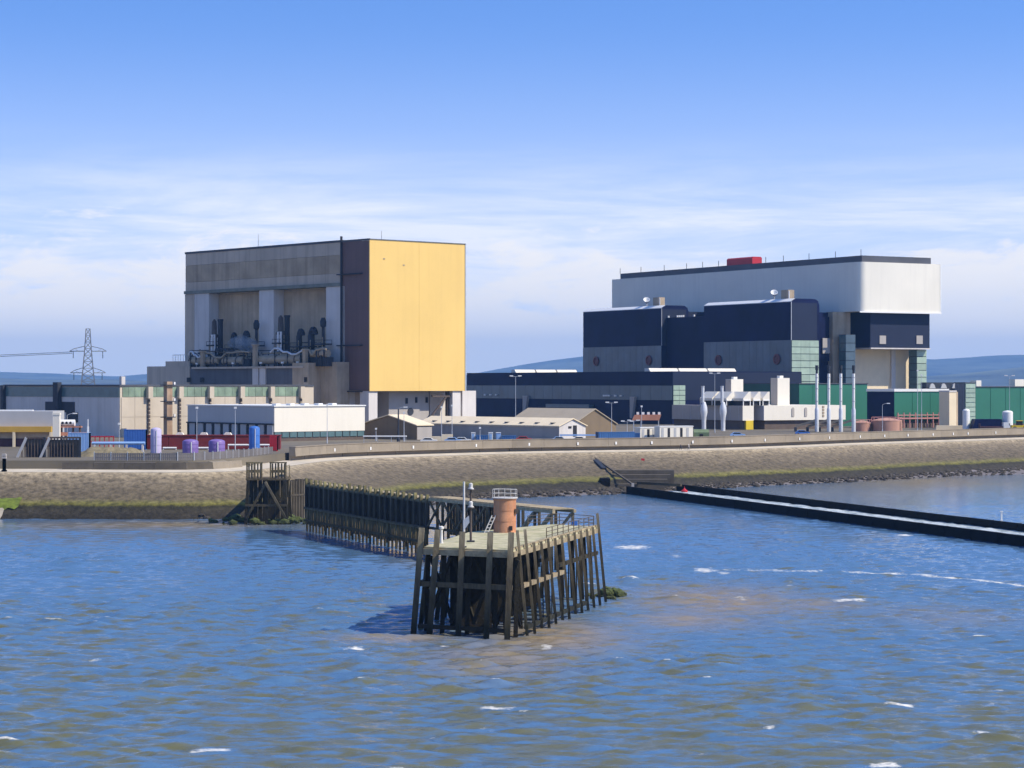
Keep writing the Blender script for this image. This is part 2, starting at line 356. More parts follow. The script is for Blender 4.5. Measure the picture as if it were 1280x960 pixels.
def grid_mesh(name, V, mat, smooth=True):       # V is rows x cols x 3
    r, c = V.shape[:2]
    idx = np.arange(r*c).reshape(r, c)
    q = np.stack([idx[:-1,:-1], idx[:-1,1:], idx[1:,1:], idx[1:,:-1]], -1).reshape(-1, 4)
    me = bpy.data.meshes.new(name); me.vertices.add(r*c); me.vertices.foreach_set('co', V.reshape(-1).astype(np.float32))
    me.loops.add(q.size); me.loops.foreach_set('vertex_index', q.reshape(-1).astype(np.int32))
    me.polygons.add(len(q)); me.polygons.foreach_set('loop_start', np.arange(0, q.size, 4, dtype=np.int32))
    me.polygons.foreach_set('use_smooth', np.full(len(q), smooth))
    me.update(calc_edges=True); me.validate(); me.materials.append(mat)
    o = bpy.data.objects.new(name, me); COL.objects.link(o); return o

rng = np.random.default_rng(3)
# revetment: ledge, stone slope, steep apron at the foot, then rubble and mud out to the water
prof = [(0.0, 8.0), (0.9, 7.95), (1.6, 7.55)] + [(1.6+(14-1.6)*t, 7.55+(2.7-7.55)*t) for t in np.linspace(0.07, 1, 14)] + [(14.5, 2.35), (15.3, 1.6), (16.2, 0.9), (17.0, 0.25), (17.4, -0.6)]
rows = []
for d, z in prof:
    dd = d*WID
    jit = rng.normal(0, 0.10, len(SH)) if 2 < d < 16 else np.zeros(len(SH))
    P = SH - NIN*(dd + jit)[:,None]
    rows.append(np.column_stack([P, np.full(len(SH), z) + (rng.normal(0, 0.11, len(SH)) if 2 < d < 16 else 0)]))
struct(grid_mesh('revetment', np.array(rows)[:, ::-1], REVET))
frows = []
OUTER = np.interp(PXS, [-200, 200, 290, 350, 430, 640, 760, 900, 1050, 1280, 1500], [3, 3, 5, 8, 12, 17, 15, 10, 14, 60, 80])
for t in np.linspace(0, 1, 12):
    P = SH - NIN*(16.6*WID + t*OUTER)[:,None]
    frows.append(np.column_stack([P, np.interp(PXS,[250,310,1050,1200],[-0.7,0.62,0.62,0.75])-np.interp(PXS,[1050,1200],[1.25,1.05])*t + rng.normal(0, 0.07, len(SH))]))
struct(grid_mesh('foreshore', np.array(frows)[:, ::-1], MUD))
# pale walkway along the top of the slope
prow = []
for off, z in ((-0.02, 8.03), (2.2, 8.1), (3.9, 8.35), (7.0, 8.4)):
    P = SH + NIN*off; prow.append(np.column_stack([P, np.full(len(SH), z)]))
struct(grid_mesh('promenade', np.array(prow), PALECONC, False))
# earth bank behind the fence, and a drain chute green with weed in the left slope
bxs = np.linspace(pos(104,478)[0], pos(184,478)[0], 40); rb_ = np.random.default_rng(8)
V = np.array([np.column_stack([bxs, np.full(40, 470+y), np.full(40, GZ)+h*np.interp(np.arange(40),[0,6,30,39],[.3,1,.9,.2])+(rb_.normal(0,.12,40) if h > 0 else -.1)]) for y, h in ((0,0),(1.5,.7),(3,1.3),(5,1.7),(7,1.9),(9,1.6),(12,.8),(14,0))])
struct(grid_mesh('earth_bank', V, M('dry_grass_bank',(0.23,0.19,0.11),0.95,0.4,0.8,0.0,bump=0.6,bscale=2)))
# station ground reaching the horizon
G0 = SH + NIN*6.6
nG = len(G0)
near = np.vstack([[[-4800, 462.0]], G0, [[3200, 3300.0]], [[4800, 4700.0]]])
far = np.stack([np.linspace(-8400, 8400, len(near)), np.full(len(near), 19500.0)], 1)
V = np.array([np.column_stack([near, np.full(len(near), GZ-1.6)]), np.column_stack([near+[0, 0.3], np.full(len(near), GZ)]), np.column_stack([far, np.full(len(far), GZ)])])
struct(grid_mesh('ground', V, GROUND, False))

# rubble along the foot of the slope
mb = MB()
ico = [(0,0,1),(0.89,0,0.45),(0.28,0.85,0.45),(-0.72,0.53,0.45),(-0.72,-0.53,0.45),(0.28,-0.85,0.45),(0.72,0.53,-0.45),(-0.28,0.85,-0.45),(-0.89,0,-0.45),(-0.28,-0.85,-0.45),(0.72,-0.53,-0.45),(0,0,-1)]
icof = [(0,1,2),(0,2,3),(0,3,4),(0,4,5),(0,5,1),(1,6,2),(2,7,3),(3,8,4),(4,9,5),(5,10,1),(6,7,2),(7,8,3),(8,9,4),(9,10,5),(10,6,1),(11,7,6),(11,8,7),(11,9,8),(11,10,9),(11,6,10)]
def rock(mb, x, y, z, s, sz=0.7):
    a = random.random()*6.28; ca, sa = math.cos(a), math.sin(a); e = random.uniform(0.7, 1.4)
    vs = []
    for p in ico:
        k = s*random.uniform(0.75, 1.2); X, Yy = p[0]*e*k, p[1]*k
        vs.append((x+X*ca-Yy*sa, y+X*sa+Yy*ca, z+p[2]*k*sz))
    mb.add(vs, icof)
sel = np.where((PXS > 240) & (PXS < 1420))[0]
for i in range(3400):
    j = int(random.choice(sel)); t = abs(random.gauss(0, 0.36))
    if t > 0.8 or (PXS[j] < 290 and random.random() < .5): continue
    p = SH[j] - NIN[j]*(16.4*WID[j] + t*OUTER[j]*(0.45 if PXS[j] > 1150 else 1) + random.uniform(-.5, .5))
    rock(mb, p[0]+random.uniform(-1.2,1.2), p[1], 0.62-1.25*t*(0.45 if PXS[j] > 1150 else 1)+0.05, random.choice((0.22,0.3,0.4,0.55,0.75)))
stuff(tag(mb.build('rubble', ROCK), 'weedy rubble stones scattered along the foot of the sea wall', 'rubble'))

# ------------------------------------------------------------------ water
def spaced(segs):
    out = [segs[0][0]]
    for a, b, st in segs:
        n = max(1, int(round((b-a)/st))); out += list(np.linspace(a, b, n+1)[1:])
    return np.array(out)
xs = spaced([(-4900,-1000,1300),(-1000,-200,160),(-200,-125,6),(-125,130,0.42),(130,240,5),(240,1000,150),(1000,4900,1300)])
ys = spaced([(-900,60,160),(60,125,8),(125,270,0.27),(270,320,0.4),(320,470,0.75),(470,600,1.6),(600,900,15),(900,5200,700)])
X, Yg = np.meshgrid(xs, ys)
amp = np.interp(Yg, [60,130,300,380,480,650], [0,1,0.85,0.42,0.2,0.03])*np.interp(np.abs(X), [0,118,200], [1,1,0])
Z = np.zeros_like(X); rw = np.random.default_rng(11)
for i in range(90):
    lam = 0.95*(5.5/0.95)**rw.random()
    kk = 2*math.pi/lam; th = rw.normal(0.18, 0.48); a = 0.0150*(lam/3.0)**0.85
    ph = rw.random()*6.28
    Z += a*np.sin(kk*(X*math.sin(th)+Yg*math.cos(th))+ph)
grp = 0.5+0.5*np.sin(X*0.05+1.3+0.6*np.sin(Yg*0.043))*np.sin(Yg*0.071+0.5*np.sin(X*0.06))
Zs = Z*amp*(0.75+0.6*grp)
Zs = Zs + 0.55*np.clip(Zs, 0, None)**1.5       # sharper crests
Vw = np.stack([X, Yg, Zs], -1)
water_m = bpy.data.materials.new('estuary_water'); water_m.use_nodes = True
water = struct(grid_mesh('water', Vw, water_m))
# vertex attributes: surface foam, silt, and weaker sky reflection painted olive nearby
foam = np.clip((Zs-0.31)/0.15, 0, 1)*0.95
def patch(px, py, wpx, hpx, s=1.0, rot=0.0):
    y0 = HC*F/(py-480.0); x0 = (px-640)/F*y0
    sx = wpx/F*y0*0.5; sy = hpx*y0*y0/(F*HC)*0.5
    dx, dy = X-x0, Yg-y0; c, s_ = math.cos(rot), math.sin(rot)
    u = (dx*c+dy*s_)/sx; v = (-dx*s_+dy*c)/sy
    return s*np.exp(-(u*u+v*v))
for a in [(790,684,75,9,1.0),(845,695,30,7,.8),(882,713,48,9,1.0),(905,716,30,6,.9),(1060,751,62,7,1.0),(960,770,60,5,.6),(925,748,50,8,.7),(985,740,80,10,.55),
          (1130,669,34,3,1.2),(620,885,70,6,1.0),(655,889,25,6,1.0),(610,910,50,8,.7),(265,938,85,5,1.1),(210,939,20,5,1),(120,825,26,3,1),(445,811,40,5,1.1),(556,808,22,4,1),
          (1125,882,50,6,1.1),(960,910,26,7,1),(1105,956,60,6,1.1),(540,921,24,5,.9),(495,960,60,4,.8),(1250,863,24,5,.8),(1225,914,40,4,.9),(760,908,70,4,.5),(683,809,26,4,1),(655,876,20,5,.6),
          (980,908,20,5,.8),(1240,880,30,5,.7),(750,640,40,3,.5),(800,632,50,3,.3),(370,930,20,4,.7),(240,880,18,4,.7),(60,824,18,3,.8),(875,944,24,4,.8)]:
    foam = np.maximum(foam, patch(*a))
line = np.array([(880,712),(940,713),(1000,714),(1080,716),(1150,719),(1220,725),(1300,735)], float)
for i in range(60):
    t = i/59*(len(line)-1); j = min(int(t), len(line)-2); p = line[j]+(line[j+1]-line[j])*(t-j)
    foam = np.maximum(foam, patch(p[0], p[1], 20, 3.0, 0.7+0.4*i/59))
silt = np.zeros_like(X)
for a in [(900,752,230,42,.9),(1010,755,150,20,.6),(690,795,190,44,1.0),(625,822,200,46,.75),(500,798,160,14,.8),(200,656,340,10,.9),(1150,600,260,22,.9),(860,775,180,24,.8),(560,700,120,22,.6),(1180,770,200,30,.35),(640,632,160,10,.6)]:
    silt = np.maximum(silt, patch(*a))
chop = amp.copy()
for nme, arr in (('foam', foam), ('silt', silt), ('near_reflect_tone', np.interp(Yg, [140, 190, 250, 330], [0.075, 0.055, 0.01, -0.07])+0.03*np.sin(X*.03+1)*np.sin(Yg*.05))):
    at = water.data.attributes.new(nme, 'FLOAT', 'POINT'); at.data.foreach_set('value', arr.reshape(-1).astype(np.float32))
m = water_m; bs = m.node_tree.nodes['Principled BSDF']
g = node(m, 'ShaderNodeNewGeometry')
def wnoise(scale, sx, sy, detail=6, rgh=0.6):
    mp = node(m, 'ShaderNodeMapping'); mp.inputs['Scale'].default_value = (sx, sy, 1); lnk(m, g.outputs['Position'], mp.inputs[0])
    n = node(m, 'ShaderNodeTexNoise'); n.inputs['Scale'].default_value = scale; n.inputs['Detail'].default_value = detail; n.inputs['Roughness'].default_value = rgh
    lnk(m, mp.outputs[0], n.inputs['Vector']); return n.outputs[0]
def mth(op, a, b=None):
    n = node(m, 'ShaderNodeMath', operation=op)
    for i, v in enumerate((a, b)):
        if v is None: continue
        if isinstance(v, (int, float)): n.inputs[i].default_value = v
        else: lnk(m, v, n.inputs[i])
    return n.outputs[0]
def rng_(v, a, b, c=0.0, d=1.0):
    n = node(m, 'ShaderNodeMapRange'); lnk(m, v, n.inputs[0])
    for i, x in enumerate((a, b, c, d)): n.inputs[i+1].default_value = x
    return n.outputs[0]
fa = node(m, 'ShaderNodeAttribute', attribute_name='foam'); sa = node(m, 'ShaderNodeAttribute', attribute_name='silt'); ta = node(m, 'ShaderNodeAttribute', attribute_name='near_reflect_tone')
fmask = rng_(mth('ADD', mth('MULTIPLY', fa.outputs['Fac'], 0.55), mth('MULTIPLY', wnoise(1.7, 0.6, 0.8, 9, 0.75), 1.0)), 0.86, 1.08)
fmask = mth('MULTIPLY', fmask, rng_(fa.outputs['Fac'], 0.12, 0.4))
c1 = node(m, 'ShaderNodeMix', data_type='RGBA'); lnk(m, rng_(mth('ADD', wnoise(0.62, 0.38, 1.0, 7, 0.62), ta.outputs['Fac']), 0.50, 0.63), c1.inputs[0])  # olive spreads nearer the camera, standing in for less reflected sky
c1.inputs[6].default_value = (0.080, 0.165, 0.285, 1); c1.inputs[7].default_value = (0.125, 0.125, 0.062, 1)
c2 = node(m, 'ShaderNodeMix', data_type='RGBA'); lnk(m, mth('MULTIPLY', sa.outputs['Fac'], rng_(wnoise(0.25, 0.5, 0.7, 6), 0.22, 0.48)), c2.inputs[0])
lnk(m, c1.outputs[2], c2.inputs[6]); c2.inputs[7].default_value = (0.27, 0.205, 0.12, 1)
c3 = node(m, 'ShaderNodeMix', data_type='RGBA'); lnk(m, fmask, c3.inputs[0]); lnk(m, c2.outputs[2], c3.inputs[6]); c3.inputs[7].default_value = (0.72, 0.70, 0.64, 1)
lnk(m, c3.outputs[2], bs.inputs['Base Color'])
bs.inputs['IOR'].default_value = 1.33; lnk(m, rng_(fmask, 0, 1, 0.10, 0.8), bs.inputs['Roughness'])
lnk(m, rng_(sa.outputs['Fac'], 0, 1, 0.6, 0.4), bs.inputs['Specular IOR Level'])
b1 = node(m, 'ShaderNodeBump'); b1.inputs['Strength'].default_value = 1.0; b1.inputs['Distance'].default_value = 0.12
hh = mth('ADD', mth('MULTIPLY', wnoise(1.5, 0.45, 1.0, 6, 0.66), 0.9), mth('MULTIPLY', wnoise(3.2, 0.6, 1.0, 4, 0.6), 0.28))
lnk(m, rng_(ta.outputs['Fac'], -0.06, 0.02, 0.35, 1.0), b1.inputs['Strength']); lnk(m, hh, b1.inputs['Height']); lnk(m, b1.outputs[0], bs.inputs['Normal'])

for px0, px1, d0, d1, mt, nm, lab in ((9,47,12.0,15.2,M('bright_green_weed',(0.135,0.175,0.02),0.95,0.45,0.8,0.0,bump=.6,bscale=3),'weed_mat','bright green weed mat on the slope at the left edge'),(12,30,15.4,18.5,M('pale_sand',(0.42,0.36,0.27),0.95,0.2,0.8),'sand_chute','pale sandy chute below the green weed at the left edge')):
    mb = MB(); n = 9; rr = random.Random(px0)
    cols = []
    for i in range(n+1):
        px = px0+(px1-px0)*i/n; j = int(np.argmin(np.abs(PXS-px))); col = []
        for k in range(6):
            d = d0+(d1-d0)*k/5+rr.uniform(-.35,.35)*(k in (0,5)); q = SH[j]-NIN[j]*d*WID[j]; z = np.interp(d,[1.6,14,14.5,15.3,16.2,17.0,18.6],[7.55,2.7,2.35,1.6,.9,.35,-.2])
            col.append((q[0]+(px-PXS[j])/F*q[1], q[1]-.1, z+.10+rr.uniform(0,.10)))
        cols.append(col)
    o = grid_mesh(nm, np.array(cols), mt); stuff(tag(o, lab, 'weed' if nm == 'weed_mat' else 'sand'))
# ------------------------------------------------------------------ hills
def hills(name, Y0, ridge, depth):
    xs_ = np.linspace(-7800, 7800, 320); pxs = 640+F*xs_/Y0
    rp = np.array(ridge, float); top = HC + (480-np.interp(pxs, rp[:,0], rp[:,1]))/F*Y0
    r2 = np.random.default_rng(int(Y0)); n = np.zeros_like(xs_)
    for i in range(24): n += (18.0/(i+2))*np.sin(xs_/Y0*2*math.pi*(i+1)*2.3+r2.random()*6.28)*0.22
    top = top + n*0.6
    rows = []
    for t in np.linspace(-1, 1, 26):
        prof_ = max(0.0, 1-abs(t))**0.85
        bum = 1+0.14*np.sin(xs_/500+t*5+np.sin(xs_/270)*1.5)*(1-prof_)
        rows.append(np.column_stack([xs_, np.full_like(xs_, Y0+t*depth), GZ-6+(top-GZ+6)*prof_*bum]))
    return struct(grid_mesh(name, np.array(rows), HILL))
hills('hills', 16000, [(-1300,455),(-400,459),(-60,463),(0,464),(60,466),(110,468.5),(150,470),(185,467),(330,463),(480,467),(583,468),(620,461),(660,454),(700,448),(740,443),(850,438),(960,439),(1100,445),(1165,448),(1200,446),(1240,443),(1290,442),(1500,444),(2600,450)], 2600)
hills('hills', 10500, [(-1300,470),(-100,470),(0,472),(60,475),(130,474),(180,476),(400,477),(583,475),(700,472),(1160,470),(1210,465),(1280,458),(1400,455),(2600,468)], 1400)

# ------------------------------------------------------------------ sea wall parapet
def along(px0, px1, off, step):
    i0 = int(np.argmin(np.abs(PXS-px0))); i1 = int(np.argmin(np.abs(PXS-px1)))
    P = SH[i0:i1+1] + NIN[i0:i1+1]*off
    d = np.concatenate([[0], np.cumsum(np.linalg.norm(np.diff(P, axis=0), axis=1))])
    n = max(1, int(d[-1]/step)); s = np.linspace(0, d[-1], n+1)
    return [(np.interp(t, d, P[:,0]), np.interp(t, d, P[:,1])) for t in s]
par = thing('parapet_wall', 'long curved concrete parapet wall along the top of the sea defence', 'wall', shore(640, 5.0, 8.4))
def section(a, b, prof):               # profile in (towards land, z) run from a to b
    ox, oy, oz = par.location
    d = np.array([b[0]-a[0], b[1]-a[1]]); L = np.linalg.norm(d); d /= L; n = np.array([-d[1], d[0]])
    vs = []
    for p, s in ((np.array(a)+d*0.02, 0), (np.array(b)-d*0.02, 1)):
        for o, z in prof: q = p+n*o; vs.append((q[0]-ox, q[1]-oy, z-oz))
    k = len(prof)
    return MB().add(vs, [tuple(range(k)), tuple(range(2*k-1,k-1,-1))]+[(i,k+i,k+(i+1)%k,(i+1)%k) for i in range(k)])
wall_prof = [(1.25,8.3),(1.25,9.2),(0.0,9.3),(0.12,11.15),(0.0,11.25),(0.0,11.4),(1.5,11.4),(1.5,8.3)]
pp = along(391, 1480, 4.2, 9.0)
for i, (a, b) in enumerate(zip(pp[:-1], pp[1:])):
    section(a, b, [(o, z+random.uniform(-.03,.03)*(z>11)) for o, z in wall_prof]).build('wall_panel', PARAPET, par)
# little white plates fixed to the parapet
sign_m = MB().box(-0.22,0.22,-0.06,0.0,0,0.7).mesh('distance_plate', WHITEP)
spx = [(439,'the first plate from its stepped end'),(480,'below the white shed'),(527,'below the brown gabled shed'),(610,'below the long low building'),(676,'left of the pale end gable'),(729,'below the blue sign board'),(786,'below the small cabins'),(831,'below the cream cabins'),(876,'left of the yellow door'),(930,'below the yellow door'),(974,'below the pale blue wall'),(1015,'left of the four tall stacks'),(1053,'beneath the third tall stack'),(1093,'beneath the salmon tanks'),(1121,'right of the salmon tanks'),(1148,'beneath the pink pipework'),(1180,'beneath the cream column'),(1206,'beneath the slim white silo'),(1226,'left of the flatbed lorry'),(1257,'beneath the wide white silo')]
for px, t in spx:
    p = shore(px, 4.12); o = bpy.data.objects.new('white_plate', sign_m); COL.objects.link(o)
    o.location = (p[0], p[1], 9.75); o.rotation_euler = (0,0,shore_dir(px))
    tag(o, 'small white plate on the sea wall parapet, '+t, 'sign', 'white plates on the parapet')

# ------------------------------------------------------------------ first station: tall yellow ended reactor building
f1 = Frame(462, 712, PH1)
rb = thing('reactor_building', 'tall concrete reactor building with bright yellow end wall', 'building', f1.loc(), PH1)
ZT = 60.2; ZY = 13.0
v14 = f1.v_at(427, 0); v104 = f1.v_at(231, 0); uY = f1.u_at(581, 0)
MB().box(0.0,uY,0.35,v14-0.05,ZY,ZT-0.3).build('end_block', BROWNCLAD, rb, label='maroon brown side of the yellow ended block')
um = uY*0.51
for a, b in ((0.0, um-0.03), (um+0.03, uY)):
    MB().box(a, b, -0.05, 0.32, ZY-0.2, ZT).build('yellow_panel', YELLOW, rb, label='bright yellow cladding of the end wall')
MB().box(-0.25,0.0,-0.2,v14-0.1,ZT-0.28,ZT+0.3).box(0,uY+.25,-0.3,-0.07,ZT+0.02,ZT+0.2).build('roof_trim', ROOFGREY, rb)
for px, py in ((480,323),(504.5,331)): u_ = f1.u_at(px,0); MB().box(u_-.35,u_+.35,-.15,-.06,f1.z(py,u_,0)-.3,f1.z(py,u_,0)+.1).build('wall_vent', PIPETAN, rb)
MB().box(uY+0.02,uY+0.4,-0.2,0.4,ZY-.2,ZT+.1).build('corner_trim', STEEL, rb)
MB().box(-0.5,-0.03,v14-0.55,v14+0.1,4,ZT+1.6).build('flue_pipe', IRON, rb)
for z in (49.5, 27.0, 12.5): MB().box(-1.0,-0.03,3.5,v14+1.5,z,z+0.35).build('access_walkway', IRON, rb)
# concrete part
zl0 = 47.0
for a, b, mt in ((56.0, 60.0, CONC), (50.2, 55.94, CONC_T), (zl0+0.2, 50.14, CONC)):
    vv = np.linspace(v14, v104, 4)
    for c, d in zip(vv[:-1], vv[1:]): MB().box(0.3,36,c+0.03,d-0.03,a,b).build('upper_wall_panel', mt, rb)
MB().box(-0.4,36,v14,v104,zl0-0.9,zl0+0.15).build('ledge_beam', CONC_LEDGE, rb)
MB().box(0.1,36.2,v14,v104+.2,60.02,60.7).build('roof_slab', ROOFGREY, rb)
UR = 4.5
MB().box(UR,36,v14,v104,0,zl0-0.92).build('core_wall', CONC, rb)
bayv = sorted([f1.v_at(p, UR) for p in (271, 324)]) + sorted([f1.v_at(p, UR) for p in (352, 407)])
for a, b in ((bayv[0]-2, bayv[1]+6), (bayv[2]-2, bayv[3]+3)):
    MB().box(UR-0.4,UR-0.02,a,b,18,zl0-1.6).build('bay_wall_panel', CONC_T, rb)
for p0, p1, mt in ((407.5,431,CONC_L),(324,342,CONC_L),(243,261,CONC_L),(231.2,242.6,CONC)):
    a, b = sorted((f1.v_at(p0,0), f1.v_at(p1,0)))
    MB().box(0.0,UR-0.42,a,b,0,zl0-0.95).build('pier', mt, rb)
# lower annexe in front of the shaded side, with its roof deck
UA = -9.0
va = f1.v_at(384, UA); vb = f1.v_at(185, UA); vs_ = f1.v_at(238, UA)
zA = f1.z(459, UA, (va+vb)/2)
MB().box(UA,-0.05,va,vb,0,zA).build('annexe', M('dark_annexe_wall', (0.12,0.125,0.14), 0.75, 0.25, 0.1, 0.4), rb)
MB().box(UA-0.35,UA-0.03,vs_,vb+0.1,0,zA+0.5).build('annexe_end_panel', CONC, rb)
a, b = sorted((f1.v_at(317,UA), f1.v_at(333,UA)))
for c, d in ((a, (a+b)/2-.4), ((a+b)/2+.4, b)): MB().box(UA-0.5,UA-0.03,c,d,0,zA+0.1).build('buttress', CONC_L, rb)
MB().box(UA-0.9,UA-0.04,va+1,vs_-2,zA-0.5,zA+0.12).build('roof_walkway', CONC, rb)
UK = -5.0; vc0, vc1 = f1.v_at(421, UK), f1.v_at(380, UK)
zB = f1.z(452.5, UK, vc0)
MB().box(UK,-0.1,vc0,(vc0+vc1)/2,0,zB).box(UA-.6,-0.2,(vc0+vc1)/2+.05,vc1-0.02,0,zB-.2).build('stair_block', CONC_T, rb)
v3 = f1.v_at(205, UA)
MB().box(UA+.6,-2,vs_+2,v3,zA+0.02,zA+2.2).build('plant_room', CONC, rb)
mb = MB()
for i in range(6): mb.tube((UA+3, v3-1-i*1.6, zA+2.2), (UA+3, v3-1-i*1.6, zA+4.4), 0.09, n=6)
mb.path([(UA+3, v3-1, zA+4.4), (UA+3, v3-9, zA+4.4)], 0.09, 6).build('roof_railing', STEEL, rb)
for px in (237, 253.5, 384): MB().box(UA-0.6,UA-0.36,f1.v_at(px,UA)-.9,f1.v_at(px,UA)+.9,zA-5,zA-3.4).build('wall_grille', DARK, rb)
# legs and recess below the yellow block
uu = lambda px, v=0: f1.u_at(px, v)
MB().box(0.05,uu(473),0.5,5,0,ZY-0.25).build('column', CONC_L, rb)
MB().box(uu(567),uu(577),0.5,4,0,ZY-0.25).build('column', CONC_L, rb)
MB().box(uu(559,2),uu(562,2),2,3,0,ZY-.3).build('column', RUSTBROWN, rb)
MB().box(uu(486,5),uu(536,5),5,v14,0,ZY-0.3).build('recess_wall', WARMGREY, rb)
MB().box(uu(537.5,8),uu(568,8),8,v14,0,ZY-0.3).build('recess_wall', CONC_L, rb)
MB().box(uu(578,3),uu(595,3),3,v14,0,ZY-0.2).build('lift_block', CONC_L, rb)
MB().beam((uu(540,1.5),1.5,5.0),(uu(558,1.5),1.5,ZY-2),0.5,0.5).box(uu(540,1.5),uu(566,1.5),1.2,1.8,ZY-2.2,ZY-1.6).build('brace', RUSTBROWN, rb)
for px, py in ((508,501),(520,500),(533,500)): MB().box(uu(px,5)-.4,uu(px,5)+.4,4.7,4.95,f1.z(py,0,5)-1,f1.z(py,0,5)+.8).build('wall_lamp', DARK, rb)
o = MB().lathe([(0.05,-0.1),(1.2,-0.1),(1.2,0.1),(0.05,0.1)], n=14).build('round_vent', IRON, rb); o.location = (uu(513,5), 4.9, f1.z(515,0,5)); o.rotation_euler = (math.radians(90),0,0)

# masts on the roof
for px, yt, t in ((323,293,'thin steel mast on the concrete roof above the ledge'),(477,286,'thin steel mast on the roof behind the yellow wall')):
    v = f1.v_at(px, 5); p = f1.pt(5, max(v, 6)) if px < 450 else f1.pt(uu(477, 8), 8)
    o = MB().tube((0,0,-0.2),(0,0,zat(yt,p[1])-GZ-60.6),0.16,0.08,6).box(-.5,.5,-.5,.5,-0.2,0.5).build('roof_mast', STEEL)
    o.location = (p[0], p[1], GZ+60.7 if px < 450 else GZ+59.95); tag(o, t, 'mast')
# vents, drums and pipe runs on the annexe roof
def on_roof(px, u): return f1.v_at(px, u)
def vent(px, yt, yb, r, kind, label):
    u = -3.0; v = on_roof(px, u); p = f1.pt(u, v); z1 = f1.z(yt, u, v)
    t = thing('vent_stack', label, 'vent', (p[0], p[1], GZ+zA), PH1, 'steam vents on the annexe roof'); h = z1-zA
    if kind == 'cowl':
        MB().lathe([(r,0),(r,h*0.7),(r*0.8,h*0.74)], n=12).build('shaft', IRON, t, True)
        mb = MB()
        for a in range(6):
            a0, a1 = a*math.pi/6, (a+1)*math.pi/6
            mb.tube((0, -r+r*math.cos(a0)+0.0, h*0.72+r*1.6*math.sin(a0)), (0, -r+r*math.cos(a1), h*0.72+r*1.6*math.sin(a1)), r*0.85, n=10)
        mb.build('cowl', IRON, t, True)
    elif kind == 'silver':
        MB().lathe([(r,0),(r,h*0.62)], n=12).build('shaft', IRON, t, True)
        MB().tube((-r-0.35,-0.4,h*.12),(-r-0.35,-0.4,h*0.68),0.5,n=8).tube((-r-0.35,-1.8,h*.12),(-r-0.35,-1.8,h*0.68),0.35,n=8).build('silver_pipe', SILVER, t)
        MB().lathe([(r*1.8,h*0.62),(r*1.8,h*0.66),(r*1.1,h*0.7),(r*0.9,h*0.95),(0.2,h)], n=12).build('cap', RUSTBROWN, t, True)
        MB().box(0.6,1.6,-2.8,-1.2,0,h*0.96).box(.5,1.7,-2.9,-1.1,h*.96,h*1.0).build('duct', IRON, t)
    else:
        MB().lathe([(r,0),(r,h*0.35),(r*.6,h*0.36),(r*.6,h*0.8),(r*1.2,h*.82),(r*1.3,h*.92),(r*.7,h)], n=10).build('shaft', IRON, t, True)
    MB().box(-r-1.2,r+1.2,-r-1.2,r+1.2,h*0.44,h*0.47).build('platform', IRON, t)
    mb = MB()
    for q in (-1,1): mb.tube((-r-.4,q*(r+.5),0),(-r-.4,q*(r+.5),h*(.6 if q < 0 else .5)),.16,n=6)
    mb.build('drain_pipe', PIPETAN, t)
    mb = MB()
    for qx in (-1,1):
        for qy in (-1,1): mb.tube((qx*(r+1.1),qy*(r+1.1),h*.47),(qx*(r+1.1),qy*(r+1.1),h*.47+1.1),.07,n=5)
    for q in (-1,1): mb.tube((q*(r+1.1),-r-1.1,h*.47+1.1),(q*(r+1.1),r+1.1,h*.47+1.1),.07,n=5); mb.tube((-r-1.1,q*(r+1.1),h*.47+1.1),(r+1.1,q*(r+1.1),h*.47+1.1),.07,n=5)
    mb.build('guard_rail', IRON, t)
    return t
vent(268,399,440,.8,'silver','vent stack with a silver pipe beside the left concrete pier')
vent(291,408,440,.8,'cowl','hooded vent left of the steam puff, the smaller of its pair')
vent(306,407,440,.95,'cowl','hooded vent right behind the steam puff')
vent(320.5,400,440,.8,'thin','thin dark vent pipe against the middle concrete pier')
vent(351,394,440,.9,'silver','vent stack with a bright silver pipe right of the middle pier')
vent(374,404,440,.95,'cowl','hooded vent left of centre in the right hand bay')
vent(389,403,440,1.1,'cowl','widest hooded vent in the right hand bay')
vent(404,397,440,.8,'thin','thin dark vent pipe against the right hand pier')
for i, (p0, p1, py, r, lab) in enumerate(((240,276,451,1.4,'tan lagged pipe drum nearest the left end of the annexe roof'),(281,306,451,1.4,'tan lagged pipe drum below the steam puff'),(323,379,449.5,1.5,'longest tan lagged pipe drum on the annexe roof'),(383,410,442,1.2,'short tan pipe drum with a pale end near the right pier'))):
    u = -6.2; a, b = sorted((on_roof(p0,u), on_roof(p1,u))); p = f1.pt(u, (a+b)/2); z = f1.z(py, u, (a+b)/2)-zA; L = (b-a)/2
    t = thing('pipe_drum', lab, 'pipe', (p[0], p[1], GZ+zA), PH1, 'pipe drums on the annexe roof')
    MB().tube((0,-L,z),(0,L,z),r,n=14).build('drum', PIPETAN, t, True)
    for k in range(max(2, int(L/3.5))):
        y = -L*0.85+k*1.7*L/max(1, int(L/3.5)-1) if int(L/3.5) > 1 else (-L*.6 if k == 0 else L*.6)
        MB().box(-1.3,1.3,y-.3,y+.3,0,max(.3,z-r*0.5)).build('support', IRON, t)
        MB().tube((0,y+0.9,z),(0,y+1.3,z),r*1.1,n=14).build('flange', RUSTBROWN, t)
random.seed(5)
